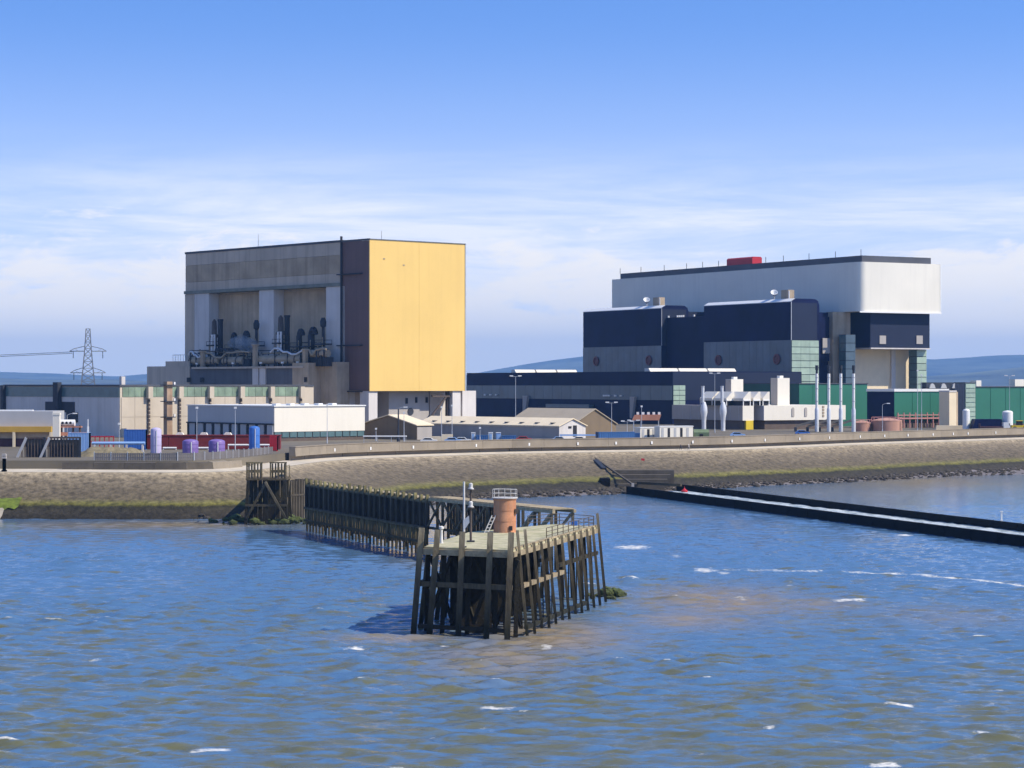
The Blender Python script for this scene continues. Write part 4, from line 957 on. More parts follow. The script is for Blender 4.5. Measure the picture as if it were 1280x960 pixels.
# column, ribbed tower and cable bridge right of the halls
fc = Frame(1185, 750, PH2); p = fc.o
t = thing('concrete_pylon', 'cream concrete column at the end of the lower green hall', 'column', (p[0]+.2,p[1],GZ), PH2)
w = fc.u_at(1194.5,0); h = fc.z(490,0,0); MB().box(.3,w,0,5,0,h).build('shaft', CREAMROOF, t); MB().box(w+.02,w+1.8,1.2,5,0,h).build('side_wall', CONC_T, t)
MB().box(.2,w+.15,-.15,5.1,h+.01,h+.5).build('cap', CONC_L, t)
t, f, w, d, h = clad('stair_tower', 'pale green panelled tower left of the rightmost green hall', 1194, 1206.5, 1219, 766, 479, PALEGLASS, GLASSBAND)
for i in range(9): MB().box(.1,w-.1,-.22,-.11,1+i*(h-1)/9,1+(i+1)*(h-1)/9-.25).build('panel', PALEGLASS, t)
for i in range(6): MB().box(-.22,-.11,.3+i*d/6.2,.3+i*d/6.2+d/8,.5,h-.3).build('rib', M('grey_rib',(0.2,0.21,0.23),0.6), t)
fb = Frame(1158, 800, PH2); wb = fb.u_at(1205,0)
t = thing('cable_bridge', 'dark roof top gantry with three grey hoods', 'gantry', fb.loc(), PH2)
z0 = fb.z(490,0,0)
MB().box(0,wb,0,3,z0,fb.z(478,0,0)).build('gantry', IRON, t)
for i in range(3):
    a = 1+i*wb*.3; MB().prism_y([(a,z0+1.3),(a+2.8,z0+1.3),(a+2.3,z0+2.5),(a+1.6,z0+3.0),(a+1.2,z0+3.0),(a+.5,z0+2.5)],-.5,-.01).build('hood', SHEDGREY, t)
for u in (.3, wb-.8): MB().box(u,u+.5,.5,2.5,0,z0-.01).build('leg', IRON, t)
# salmon tanks
for px, wpx, yt, lab in ((1104.5+4,38,521.5,'larger salmon coloured tank with a domed railed top'),(1077,24,524.5,'smaller salmon coloured tank behind the rightmost stack')):
    Y = 724; p = pos(px,Y); r = wpx/F*Y/2; h = zat(yt,Y)-GZ
    t = thing('storage_tank', lab, 'tank', (p[0],p[1],GZ), 0, 'salmon storage tanks')
    MB().lathe([(r,0),(r,h-1.2)], n=32).build('shell', TANKSALMON, t, True)
    MB().lathe([(r+.05,h-1.19),(r+.05,h-1.0),(r*.5,h-.4),(.2,h-.2)], n=32).build('roof', TANKSALMON, t, True)
    mb = MB()
    for i in range(16):
        a = i*math.pi/8; b = a+math.pi/8
        mb.tube((r*math.cos(a),r*math.sin(a),h-1),(r*math.cos(a),r*math.sin(a),h),.06,n=5)
        mb.tube((r*math.cos(a),r*math.sin(a),h),(r*math.cos(b),r*math.sin(b),h),.06,n=5)
    mb.build('railing', PINKPIPE, t)
    mb = MB(); a = -.7
    for i in range(12): mb.box(r*math.cos(a)-.1, r*math.cos(a)+.5, r*math.sin(a)-.15, r*math.sin(a)+.05, .3+i*(h-1.5)/12, .38+i*(h-1.5)/12)
    mb.build('ladder', RUSTBROWN, t)
# white silos
for px, wpx, yt, lab in ((1207.7,9,511,'slim white silo in front of the pale green tower'),(1259.5,13,513,'wide white silo in front of the rightmost green hall')):
    Y = 730; p = pos(px,Y); r = wpx/F*Y/2; h = zat(yt,Y)-GZ
    t = thing('silo', lab, 'silo', (p[0],p[1],GZ), 0, 'white silos')
    MB().lathe([(r,0.4),(r,h-.6)], n=24).build('shell', WHITEP, t, True); MB().lathe([(r*1.02,h-.59),(r*.8,h-.2),(.15,h)], n=24).build('roof', WHITEP, t, True)
    MB().lathe([(r*1.15,0),(r*1.15,.38)], n=20).build('footing', CONC_L, t)
# low kerb block and flatbed lorry at the right
p = pos(1193, 735); o = MB().prism_y([(-6,0),(7.5,0),(7.2,1.6),(-5.7,1.6)],0,2).build('concrete_block', CREAMROOF); o.location = (p[0],p[1],GZ); tag(o, 'low cream concrete block beside the slim white silo', 'block')
def lorry(px, Y, L, label, body, cab, bed, rz=0.0, box_h=0.0):
    p = pos(px, Y); t = thing('lorry', label, 'lorry', (p[0],p[1],GZ), rz)
    MB().box(-L/2,L/2-2.2,-1.2,1.2,.9,1.25).build('chassis', IRON, t)
    if box_h: MB().box(-L/2,L/2-2.3,-1.22,1.22,1.27,1.27+box_h).build('load_body', body, t)
    else: MB().box(-L/2,L/2-2.3,-1.22,1.22,1.27,1.7).box(-L/2,-L/2+.15,-1.22,1.22,1.7,2.6).build('flatbed', body, t)
    MB().prism_y([(L/2-2.1,.7),(L/2,.7),(L/2,1.9),(L/2-.35,2.9),(L/2-2.1,2.9)],-1.2,1.2).build('cab', cab, t)
    MB().prism_y([(L/2-.33,2.0),(L/2-.02,2.0),(L/2-.3,2.75),(L/2-.45,2.75)],-1.22,1.22).build('windscreen', DARK, t)
    for x in (-L/2+1.2, -L/2+2.4, L/2-1.2):
        for y in (-1.15, 1.15):
            w = MB().tube((x,y-.18,.5),(x,y+.18,.5),.5,n=16).build('wheel', DARK, t, True); MB().tube((x,y-.2,.5),(x,y+.2,.5),.22,n=10).build('hub', STEEL, w)
    return t
lorry(1243, 716, 9.5, 'dark flatbed lorry with a white cab between the two white silos', MAROON, WHITEP, IRON)
p = pos(1235,726); o = MB().prism_y([(-5.2,0),(5,0),(4.4,3.8),(-4,3.8)],0,6).build('dark_shed', NAVY); o.location = (p[0],p[1],GZ); tag(o, 'dark navy lean-to shed behind the flatbed lorry', 'shed')
p = pos(1274,725); t = thing('loading_shovel', 'yellow wheeled loading machine at the right edge of the site', 'loader', (p[0],p[1],GZ))
MB().box(-2.6,2.2,-1,1,.8,1.9).build('body', YELLOWP, t); MB().box(-.8,.9,-.9,.9,1.92,3.2).build('cab', DARK, t); MB().box(-1,1.1,-1.05,1.05,3.22,3.4).build('cab_roof', YELLOWP, t)
MB().beam((2,0,1.6),(3.6,0,1.0),.3,.4).build('arm', YELLOWP, t); MB().prism_y([(3.4,.2),(4.4,.2),(4.5,.5),(3.7,1.3),(3.4,1.3)],-1.2,1.2).build('bucket', IRON, t)
for x in (-1.6,1.5):
    for y in (-1,1): MB().tube((x,y-.25,.75),(x,y+.25,.75),.75,n=16).build('wheel', DARK, t, True)

# cabins, containers and site clutter between the wall and the halls
def container(px0, px1, Y, yt, mat, label, name='shipping_container', ribs=True, group=None, z0=0.0, rz=0.0):
    a, b = pos(px0,Y)[0], pos(px1,Y)[0]; h = zat(yt,Y)-GZ; t = thing(name, label, 'container', ((a+b)/2,Y,GZ+z0), rz, group); L = (b-a)/2/math.cos(rz); h = max(1.2, h-z0)
    MB().box(-L,L,0,2.4,.12,h).build('body', mat, t)
    n = max(4, int(L*2/0.6)); mb = MB()
    for i in range(n): x = -L+.1+(2*L-.2)*(i+.25)/n; mb.box(x,x+(2*L/n)*.5,-.06,-.002,.25,h-.15)
    mb.build('corrugation', mat, t)
    for x in (-L, L-.15): MB().box(x,x+.15,-.08,2.42,0,h+.05).build('corner_post', mat, t)
    MB().box(-L+.17,L-.17,-.09,-.001,h-.13,h+.04).build('top_rail', mat, t)
    return t
container(748,794,585,540,BLUECON,'long blue container on the sea wall right of the storage hall',rz=.3)
container(793,800,592,541.5,BLUECON,'short blue container end on beside the long blue one')
container(595,610,588,544,BLUECON,'small blue container beside two white door panels')
container(627,645,588,544.5,BLUECON,'small blue container in front of the long low building')
container(155,182,520,537,BLUE,'bright blue open fronted container in front of the turbine hall')
container(337,346,508,545,RED,'bright red upright container beside the blue cylinder')
container(85,111,500,541,LIGHTBLUE,'pale blue container left of the red railings')
for px0, px1, mat, lab in ((589,594,WHITEP,'left'),(610.5,616,WHITEP,'middle'),(620,626,LIGHTBLUE,'right')):
    Y = 589; a, b = pos(px0,Y)[0], pos(px1,Y)[0]; t = thing('site_toilet', 'narrow upright white cabin among the small blue containers, '+lab+' one of three', 'cabin', ((a+b)/2,Y,GZ), 0, 'narrow white cabins'); w = (b-a)/2
    MB().box(-w,w,0,1.3,0,2.3).build('body', mat, t); MB().box(-w-.05,w+.05,-.1,1.4,2.31,2.5).build('roof', WHITEP, t); MB().box(-w*.6,w*.6,-.05,-.002,.1,2.0).build('door', LIGHTBLUE, t)
for px0, px1, Y, yt, lab in ((800,823,602,535,'left of two cream cabins right of the long blue container'),(824,867,600,533.5,'longer cream cabin with dark windows beside the green hut')):
    a, b = pos(px0,Y)[0], pos(px1,Y)[0]; h = zat(yt,Y)-GZ; L = (b-a)/2/math.cos(.42)
    t = thing('portable_cabin', lab, 'cabin', ((a+b)/2,Y,GZ), .42, 'cream portable cabins')
    MB().box(-L,L,0,3,.25,h).build('body', WHITESHED, t); MB().box(-L-.1,L+.1,-.1,3.1,h+.01,h+.22).build('roof', WHITEP, t)
    n = 3 if L < 3 else 5
    for i in range(n): x = -L+.5+i*(2*L-.6)/n; MB().box(x,x+.7,-.06,-.004,1.0,h-.3).build('window' if i%2 else 'door', DARK if i%2 else SHEDGREY, t)
    for x in (-L+.2,0,L-.2): MB().box(x-.12,x+.12,.3,2.6,0,.25).build('support', IRON, t)
p = pos(877,603); t = thing('green_hut', 'small dull green hut with sloping roof beside the cream cabins', 'hut', (p[0],p[1],GZ))
MB().prism_x([(0,0),(3,0),(3,2.2),(1.5,3.0),(0,2.2)],-2,2).build('wall', M('dull_green_canvas',(0.14,0.19,0.10),0.85,0.2,0.4), t); MB().box(-.5,.4,-.06,-.004,0,1.8).build('door', DARK, t)
# orange crane head above the cabins
p = pos(809,640); t = thing('gantry_crane', 'rusty orange gantry crane frame above the cream cabins', 'crane', (p[0],p[1],GZ))
zc_ = zat(524,640)-GZ
MB().prism_y([(-4.3,zc_-.3),(3.3,zc_-.3),(3.9,zc_+1.3),(-3.6,zc_+1.2)],-.8,.8).build('girder', ORANGERUST, t)
for x in (-3.8,-1.8,3.2): MB().box(x-.12,x+.12,-.1,.1,0,zc_-.3).build('leg', STEEL, t)
mb = MB()
for i in range(5): mb.box(-3+i*1.5,-2.3+i*1.5,-.3,.3,zc_+1.3,zc_+2.0)
mb.build('winch', WHITEP, t)
# boards, parked cars and crates on the quay behind the parapet
def car(px, Y, mat, label, rz=0.0):
    p = pos(px,Y); t = thing('parked_car', label, 'car', (p[0],p[1],GZ), rz, 'cars parked behind the parapet')
    MB().prism_y([(-2.1,.35),(2.1,.35),(2.15,.75),(1.95,.95),(1.1,1.0),(.55,1.45),(-1.1,1.48),(-1.75,1.0),(-2.1,.9)],-.85,.85).build('body', mat, t)
    MB().prism_y([(.95,1.0),(.5,1.38),(-1.0,1.4),(-1.5,1.02)],-.87,.87).build('windows', DARK, t)
    for x in (-1.3,1.3):
        for y in (-.8,.8): MB().tube((x,y-.1,.32),(x,y+.1,.32),.32,n=14).build('wheel', DARK, t, True)
for px, Y, mt, lab in ((536,575,WHITEP,'white car left of the low building'),(566,577,LIGHTBLUE,'pale blue car below the yellow wall'),(578,580,WHITEP,'white car beside the pale blue car'),(700,586,LIGHTBLUE,'pale blue car in front of the pale end gable'),(725,587,WHITEP,'white car right of the pale end gable'),(922,640,LIGHTBLUE,'pale blue car left of the yellow door'),(1003,668,BLUE,'blue car at the foot of the stacks'),(655,590,RED,'red car in front of the long low building')):
    car(px, Y, mt, lab+', behind the parapet')
p = pos(485,560)
t = thing('low_canopy', 'long low pale canopy behind the parapet below the brown workshop', 'canopy', (pos(477,566)[0],566,GZ))
MB().box(-4.6,6.2,0,2,1.9,2.15).build('roof', WHITEP, t)
for x in (-4.4,-1,2.4,6): MB().box(x-.06,x+.06,.1,.22,0,1.9).build('post', STEEL, t)
for px0, px1, Y, h, mt, lab in ((538,566,584,2.6,CREAMROOF,'stack of cream crates behind the parapet below the yellow wall'),(534,541,586,1.6,WARMGREY,'grey crate beside the stack of cream crates')):
    a, b = pos(px0,Y)[0], pos(px1,Y)[0]; t = thing('crate_stack', lab, 'crates', ((a+b)/2,Y,GZ)); L = (b-a)/2
    n = max(1, int(L/1.2))
    for i in range(n):
        MB().box(-L+i*2*L/n+.05,-L+(i+1)*2*L/n-.05,0,1.6,0,h*(.6+.4*((i*7)%3)/2)).build('crate', mt, t)
p = pos(726,589); o = MB().box(-5.5,4.5,0,.3,1.6,2.0).box(-5.2,-5,.05,.25,0,1.6).box(4,4.2,.05,.25,0,1.6).build('sign_board', LIGHTBLUE); o.location=(p[0],p[1],GZ); tag(o,'long pale blue board on posts before the pale end gable','sign')

# ------------------------------------------------------------------ lamp posts
def lamp(px, Y, yt, heads, label, mat=None, r=.10):
    p = pos(px,Y); h = zat(yt,Y)-GZ; t = thing('lamp_post', label, 'lamp post', (p[0],p[1],GZ), 0, 'site lamp posts')
    MB().lathe([(r*1.5,0),(r*1.3,1.2),(r*.8,1.3),(r*.55,h)], n=8).build('pole', mat or STEEL, t, True)
    if heads == 2:
        MB().box(-1.3,1.3,-.06,.06,h-.1,h).build('cross_arm', STEEL, t)
        for x in (-1.2,1.2): MB().box(x-.5,x+.5,-.25,.25,h+.01,h+.3).build('lamp_head', WHITEP, t)
    elif heads == 1:
        MB().path([(0,0,h),(.8,0,h+.35),(1.4,0,h+.4)],.06,6).build('arm', STEEL, t); MB().box(1.3,2.3,-.2,.2,h+.3,h+.55).build('lamp_head', WHITEP, t)
    else: MB().box(-.25,.25,-.25,.25,h,h+.45).build('lamp_head', WHITEP, t)
for a in ((644.5,655,470.5,2,'tall twin headed lamp post behind the tan roof'),(764.5,640,503.5,2,'twin headed lamp post right of the storage hall'),(893.5,700,467,2,'tall twin headed lamp post between the silver flues'),(1103,690,506,1,'single arm lamp post in front of the salmon tanks'),(409,575,507,0,'slim lamp post in front of the white shed'),(246,515,511,0,'slim lamp post in front of the lit concrete hall'),(294,515,511,0,'slim lamp post in front of the shed canopy'),(149,520,531,0,'short lamp post below the corner of the turbine hall'),(84,535,519,1,'single arm lamp post above the white tank'),(505,585,517,0,'slim lamp post beside the brown workshop'),(552,590,510,0,'slim lamp post under the yellow wall'),(565,592,508,0,'second slim lamp post under the yellow wall'),(802,620,509,0,'slim lamp post left of the orange crane'),(784,618,527,2,'short twin lamp post above the long blue container'),(792,622,526,2,'short twin lamp post left of the cream cabins'),(470,600,537,0,'very short lamp post before the brown gable'),(1147,690,464,0,'very tall slim mast lamp before the green glazed tower'),(1152,690,470,0,'tall slim mast lamp right beside the tallest one'),(1262,760,470,2,'distant twin headed lamp on the right'),(600,587,536,0,'short lamp post above the small blue containers')):
    lamp(*a)
lamp(498,578,511,1,'dark thick post with one lamp arm before the brown gable',IRON,.3)

# ------------------------------------------------------------------ yard on the left
def tank(px, wpx, Y, yt, mat, label, name='process_tank', dome=True):
    p = pos(px,Y); r = wpx/F*Y/2; h = zat(yt,Y)-GZ; t = thing(name, label, 'tank', (p[0],p[1],GZ), 0, 'yard tanks')
    MB().lathe([(r,0),(r,h-.35),(r*.93,h-.15)], n=28).build('shell', mat, t, True)
    MB().lathe([(r*.9,h-.15),(r*.6,h+.1),(.15,h+.2)], n=28).build('lid', mat, t, True)
    MB().box(r*.2,r*.32,-r-.08,-r*.95,.1,h-.4).build('ladder', WHITEP, t)
    for z in (h*.33,h*.66): MB().lathe([(r+.05,z),(r+.05,z+.12)], n=28).build('hoop', mat, t)
tank(238,20,496,550,PURPLE,'squat purple tank, left one of the pair')
tank(271,20.5,496,550,PURPLE,'squat purple tank, right one of the pair')
tank(195,13.5,494,535.5,LILAC,'tall lilac tank left of the squat purple pair')
tank(318,13.5,498,533.5,BLUE,'tall blue tank beside the red container')
Y = 522; a, b = pos(183,Y)[0], pos(350,Y)[0]
t = thing('red_plant_building', 'long low dark red plant building behind the purple tanks', 'building', ((a+b)/2,Y,GZ)); L = (b-a)/2; h = zat(545,Y)-GZ
for i in range(6): MB().box(-L+i*L/3+.05,-L+(i+1)*L/3-.05,0,3,.1,h).build('module', REDDARK, t)
MB().box(-L-.1,L+.1,-.12,3.1,h+.01,h+.25).build('roof', REDDARK, t)
for px in (224,254,284):
    x = pos(px,Y)[0]-(a+b)/2; MB().prism_y([(x-.9,h+.26),(x+.9,h+.26),(x+.6,h+.75),(x-.5,h+.8)],.5,2).build('roof_vent', WHITESHED, t)
for px0, px1, py in ((205,222,560),(286,340,556),(245,262,564)):
    c, d = pos(px0,Y)[0]-(a+b)/2, pos(px1,Y)[0]-(a+b)/2; z = max(.4, zat(py,Y)-GZ); MB().tube((c,-1.6,z),(d,-1.6,z),.22,n=8).box(c,c+.2,-1.75,-1.45,0,z).box(d-.2,d,-1.75,-1.45,0,z).build('pipe', WHITEP, t)
# office block at the left edge with an ochre fascia
fl = 545; a, b = pos(-60,fl)[0], pos(66,fl)[0]
t = thing('office_block', 'low grey block with an ochre fascia strip at the left edge', 'building', (b,fl,GZ))
hh_ = zat(514,fl)-GZ; L = b-a
MB().box(-L,0,0,14,0,hh_).build('wall', SHEDGREY, t); MB().box(-L,-.1,-1.5,-.01,zat(540,fl)-GZ,zat(533,fl)-GZ).build('fascia', OCHRE, t, label='ochre fascia strip')
MB().box(-L,-.2,-.3,-.01,0.05,zat(548,fl)-GZ).build('base_wall', MAROON, t)
MB().box(-L,-.1,-.25,-.01,zat(548,fl)-GZ+.05,zat(540,fl)-GZ-.05).build('wall_strip', CONC_T, t)
for px in (19,65): x = pos(px,fl)[0]-b; MB().box(x-.3,x+.3,-1.6,-1.2,0,zat(540,fl)-GZ-.02).build('column', CREAMROOF, t)
MB().box(-L,-5,1,2,hh_+.01,hh_+.35).build('roof_trim', WHITEP, t)
p = pos(71,530); o = MB().box(-.75,.75,-.7,.7,0,zat(517,530)-GZ-.3).box(-.85,.85,-.8,.8,zat(517,530)-GZ-.3,zat(516,530)-GZ).box(-.9,.9,-.85,.85,0,.4).build('gate_pier', WHITESHED); o.location=(p[0],p[1],GZ); tag(o,'cream square pillar at the end of the office block','pillar')
Y=532; p = pos(84,Y); t = thing('horizontal_tank','white horizontal tank with dark openings on a rusty frame','tank',(p[0],p[1],GZ)); z=zat(528.5,Y)-GZ
MB().tube((-1.6,0,z),(1.8,0,z),.75,n=16).build('vessel', WHITEP, t, True)
for x in (-.9,0,.9): MB().tube((x,-.8,z),(x,-.7,z),.3,n=10).build('opening', DARK, t)
for x in (-1.3,1.4,3): MB().box(x-.15,x+.15,-.5,.5,0,z-.6).build('leg', RUSTBROWN, t)
MB().box(-1.6,3.4,-.8,.8,z-1.1,z-.8).box(-1.6,5,-.9,.9,z-3,z-2.2).build('frame', ORANGERUST, t)
p = pos(110,501); o = MB().box(-.18,.18,-.18,.18,0,zat(533,501)-GZ).box(-.3,.3,-.3,.3,0,.5).box(-.1,.1,-.1,.1,zat(533,501)-GZ,zat(524,501)-GZ).build('white_post', WHITEP); o.location=(p[0],p[1],GZ); tag(o,'white post at the right end of the pale blue container','post')
Y=512; t = thing('red_railing','red painted railings and frame right of the pale blue container','railing',(pos(128,Y)[0],Y,GZ)); z=zat(545,Y)-GZ
MB().box(-2.8,2.6,0,.3,z-.3,z).box(-2.8,2.6,0,.3,z-1.4,z-1.2).build('rail', RED, t)
for i in range(6): MB().box(-2.8+i*1.04,-2.6+i*1.04,.05,.25,0,z-.3).build('post', RED, t)
Y=500; t = thing('surface_pipe','long pale pipe on low supports below the blue container','pipe',(pos(147,Y)[0],Y,GZ)); z=max(.6,zat(554,Y)-GZ)
MB().tube((-5.6,0,z),(6,0,z),.35,n=12).build('pipe', LIGHTBLUE, t, True)
for x in (-5,-1.5,2,5.5): MB().box(x-.2,x+.2,-.3,.3,0,z-.3).build('support', CONC_L, t)
# lattice ramps (old link span frames)
for px0, px1, px2, lab in ((21,33,56,'slatted steel ramp frame, the left of two on the quay'),(50,62,100,'slatted steel ramp frame, the wider right one of two on the quay')):
    Y = 466; X0 = pos(px0,Y)[0]; zt = zat(547,Y)-9.7; t = thing('ramp_frame', lab, 'frame', (X0,Y,9.7), 0, 'slatted steel ramp frames')
    x1 = pos(px1,Y)[0]-X0; x2 = pos(px2,Y)[0]-X0
    MB().beam((0,0,0),(x1,0,zt),.5,.5).build('strut', SHEDGREY, t); MB().beam((x1,0,zt),(x2,0,zt),.35,.35).build('top_rail', RUSTBROWN, t)
    MB().beam((0.5,0,.2),(x2,0,.2),.3,.3).build('bottom_rail', RUSTBROWN, t); MB().box(x2-.2,x2+.2,-.2,.2,0,zt+.1).build('end_post', IRON, t)
    n = int((x2-1)/.62)
    for i in range(n):
        x = .9+i*(x2-1.2)/n; MB().box(x,x+.22,.1,.3,.2,min(zt-.1, x/x1*zt*.97)).build('slat', RUSTBROWN, t)
    MB().box(x1*.9,x2,.7,.9,.3,zt*.9).build('back_plate', IRON, t)
# fence with separate panels
fe = thing('palisade_fence', 'grey steel palisade fence along the left sea wall', 'fence', shore(240,8.5,9.7))
fp_ = along(104, 389, 8.5, 3.2); fx, fy, fz = fe.location
for a, b in zip(fp_[:-1], fp_[1:]):
    rz = math.atan2(b[1]-a[1], b[0]-a[0]); L = math.dist(a,b)
    mb = MB()
    for i in range(9): mb.box(.08+i*L/9,.08+i*L/9+L/9*.72,-.04,.04,.05,1.5)
    put('fence_panel', mb.mesh('fence_panel', FENCEGREY), fe, (a[0]-fx,a[1]-fy,.28), rz)
    put('fence_post', MB().box(-.08,.08,-.1,.1,0,1.8).mesh('fence_post', STEEL), fe, (a[0]-fx,a[1]-fy,.2), rz)
    put('fence_rail', MB().box(.02,L-.02,.05,.12,.5,.62).box(.02,L-.02,.05,.12,1.2,1.32).mesh('fence_rail', FENCEGREY), fe, (a[0]-fx,a[1]-fy,.28), rz)
lw = thing('low_wall', 'dirty low concrete wall in sections along the left promenade', 'wall', shore(180,4.5,8.3)); fx, fy, fz = lw.location
lp_ = along(72, 330, 4.5, 6.0)
def px_low(a): return 640+F*a[0]/a[1]
for i, (a, b) in enumerate(zip(lp_[:-1], lp_[1:])):
    rz = math.atan2(b[1]-a[1], b[0]-a[0]); L = math.dist(a,b); put('wall_block', MB().prism_x([(0,-.05),(1.4,-.05),(1.3,1.35+.1*(i%3)),(.25,1.4)],.03,L-.03).mesh('wall_block', LOWCONC if px_low(a) < 245 else PARAPET), lw, (a[0]-fx,a[1]-fy,0), rz)
# landing posts at the left edge
for px, yt, lab in ((5,576,'leftmost pale mooring post on the quay edge'),(11,573,'pale mooring post on the quay edge, right of the leftmost')):
    p = shore(px,1.2); h = zat(yt-6,p[1])-8.05; o = MB().box(-.3,.3,-.3,.3,0,h).box(-.4,.4,-.4,.4,h-.5,h-.1).box(-.45,.45,-.45,.45,0,.3).build('mooring_post', WARMGREY); o.location=(p[0],p[1],8.06); tag(o,lab,'post')

# ------------------------------------------------------------------ electricity pylon and its wires
PYLON = M('pylon_steel', (0.17,0.18,0.20), 0.6, 0.1, 0.3)
Yp = 1446; p = pos(110,Yp); Hp = zat(411,Yp)-GZ
t = thing('electricity_pylon', 'grey lattice electricity pylon beyond the turbine hall', 'pylon', (p[0],p[1],GZ), .15)
def half(z): return 5.0*(1-z/Hp)**1.3*0.9+1.3
zs = np.linspace(0, Hp, 13); mb = MB()
for sx, sy in ((-1,-1),(1,-1),(1,1),(-1,1)):
    mb = MB()
    for a, b in zip(zs[:-1], zs[1:]): mb.beam((sx*half(a),sy*half(a),a),(sx*half(b),sy*half(b),b),.5,.5)
    mb.build('leg', PYLON, t)
mb = MB()
for a, b in zip(zs[:-1], zs[1:]):
    h0, h1 = half(a), half(b)
    for (x0,y0),(x1,y1) in (((-1,-1),(1,-1)),((1,-1),(1,1)),((1,1),(-1,1)),((-1,1),(-1,-1))):
        mb.beam((x0*h0,y0*h0,a),(x1*h1,y1*h1,b),.3,.3); mb.beam((x1*h0,y1*h0,a),(x0*h1,y0*h1,b),.3,.3); mb.beam((x0*h1,y0*h1,b),(x1*h1,y1*h1,b),.3,.3)
mb.build('bracing', PYLON, t)
for py, w in ((439,11.5),(466,11.0)):
    z = zat(py,Yp)-GZ; mb = MB()
    for s in (-1,1):
        for y in (-1,1): mb.beam((s*w,0,z),(s*half(z),y*half(z),z),.5,.5)
        mb.beam((s*w,0,z),(s*w*.75,0,z+1.6),.4,.4); mb.beam((s*w*.75,0,z+1.6),(s*half(z+3),0,z+3.2),.4,.4); mb.beam((s*w*.5,0,z),(s*w*.75,0,z+1.6),.16,.16)
    mb.build('cross_arm', PYLON, t)
    for s in (-1,1): MB().tube((s*w*.8,0,z),(s*w*.8,0,z-4.5),.22,n=6).build('insulator', IRON, t)
mb = MB(); z = zat(440,Yp)
P0 = Vector((p[0]-9,p[1]-5,z)); P1 = Vector((p[0]-330,p[1]+40,z-4))
for dz in (0,-.9):
    pr = [P0.lerp(P1, i/12)+Vector((0,0,dz-5.0*math.sin(math.pi*i/12)*.6)) for i in range(13)]
    mb.path(pr, .16, 5)
tag(mb.build('power_cable', IRON), 'thin twin power cable running left from the pylon', 'cable')

# ------------------------------------------------------------------ old timber jetty behind the dolphin
J0 = np.array([-34.5,387.0]); J1 = np.array([-12.0,333.0]); J2 = np.array([5.4,300.5])
jt = thing('timber_jetty', 'dark boarded timber jetty running back to the shore', 'jetty', (J0[0],J0[1],0))
jd = (J1-J0)/np.linalg.norm(J1-J0); jrz = math.atan2(jd[1],jd[0]); JL = np.linalg.norm(J1-J0)
def jp(s, off=0.0, z=0.0):           # local point: s along, off towards the camera's left (sea side)
    n = np.array([jd[1], -jd[0]]); q = jd*s + n*off; return (q[0], q[1], z)
random.seed(21)
nb = 68; bw = JL/nb
up_m = MB().box(0,bw*.93,-.07,.07,0,4.5).mesh('upper_board', JETTYWOOD); lo_m = MB().box(0,bw*.74,-.12,.12,0,2.9).mesh('lower_board', JETTYWOOD)
pile_m = MB().lathe([(.16,-1.5),(.2,1.9)], n=8).mesh('pile', JETTYWOOD)
for i in range(nb):
    s = i*bw
    put('upper_board', up_m, jt, jp(s, .1+random.uniform(-.05,.05), 3.7+random.uniform(-.08,.25)), jrz)
    put('lower_board', lo_m, jt, jp(s, .45+random.uniform(-.07,.07), 1.25+random.uniform(-.22,.22)), jrz)
    if i % 2 == 0: put('pile', pile_m, jt, jp(s+.2, .35, 0), jrz)
post_m = MB().box(-.22,.22,-.22,.22,0,5.75).mesh('fender_post', JETTYWOOD)
for i in range(24): put('fender_post', post_m, jt, jp(i*JL/23, .42, 3.35+random.uniform(-.35,-.05)), jrz)
for z, off in ((7.8,.33),(4.0,.75),(1.9,.75)):
    MB().beam(jp(0,off,z), jp(JL,off,z), .3, .38).build('waling', JETTYWOOD, jt)
for i in range(40):
    a = jp(i*JL/40+.05, .05, 8.0); put('deck_board', MB().box(0,JL/40-.06,0,3.1,0,.14).mesh('deck_board', WOODLIT) if i == 0 else bpy.data.objects['deck_board'].data, jt, a, jrz) if True else None
for i in range(14):
    q = jp(i*JL/13, -2.9, 0); MB().box(q[0]-.22,q[0]+.22,q[1]-.22,q[1]+.22,-1.5,7.95).build('rear_pile', WOODDARK, jt)
# open trussed end of the jetty
ej = (J2-J1)/np.linalg.norm(J2-J1); EL = np.linalg.norm(J2-J1); en = np.array([ej[1],-ej[0]])
et = thing('jetty_head', 'open braced timber end of the jetty behind the rusty beacon', 'jetty', (J1[0],J1[1],0))
def ep(s, off, z): q = ej*s+en*off; return (q[0],q[1],z)
ns = 8
for i in range(ns+1):
    for off in (.2,-3.0):
        if i in (0,): continue
        MB().beam(ep(i*EL/ns,off,-1.5), ep(i*EL/ns,off,8.0 if i else 8.4), .42,.42).build('pile', WOOD, et)
for off in (.2,-3.0):
    MB().beam(ep(.3,off,8.2), ep(EL+.6,off,8.2), .4,.45).build('deck_beam', WOODLIT, et)
    for i in range(ns):
        if off > 0 and i < 4:
            MB().beam(ep(i*EL/ns+.3,off+.3,4.2), ep((i+1)*EL/ns-.1,off+.3,7.9), .22,.3).build('brace', WOOD, et); MB().beam(ep(i*EL/ns+.3,off+.02,7.9), ep((i+1)*EL/ns-.1,off+.02,4.2), .22,.3).build('brace', WOOD, et)
        elif i >= 5: MB().beam(ep((i+1)*EL/ns,off+.25,7.8), ep(i*EL/ns,off+.25,4.6), .25,.3).build('brace', WOODLIT, et)
    MB().beam(ep(.3,off-.1,4.0), ep(EL*.62,off-.1,4.0), .3,.35).build('waling', WOOD, et)
nbk = 17
for i in range(nbk): put('back_board', MB().box(0,.7,-.06,.06,0,5.2).mesh('back_board', JETTYWOOD) if i == 0 else bpy.data.objects['back_board'].data, et, ep(.5+i*.95,-2.6,3.0), math.atan2(ej[1],ej[0]))
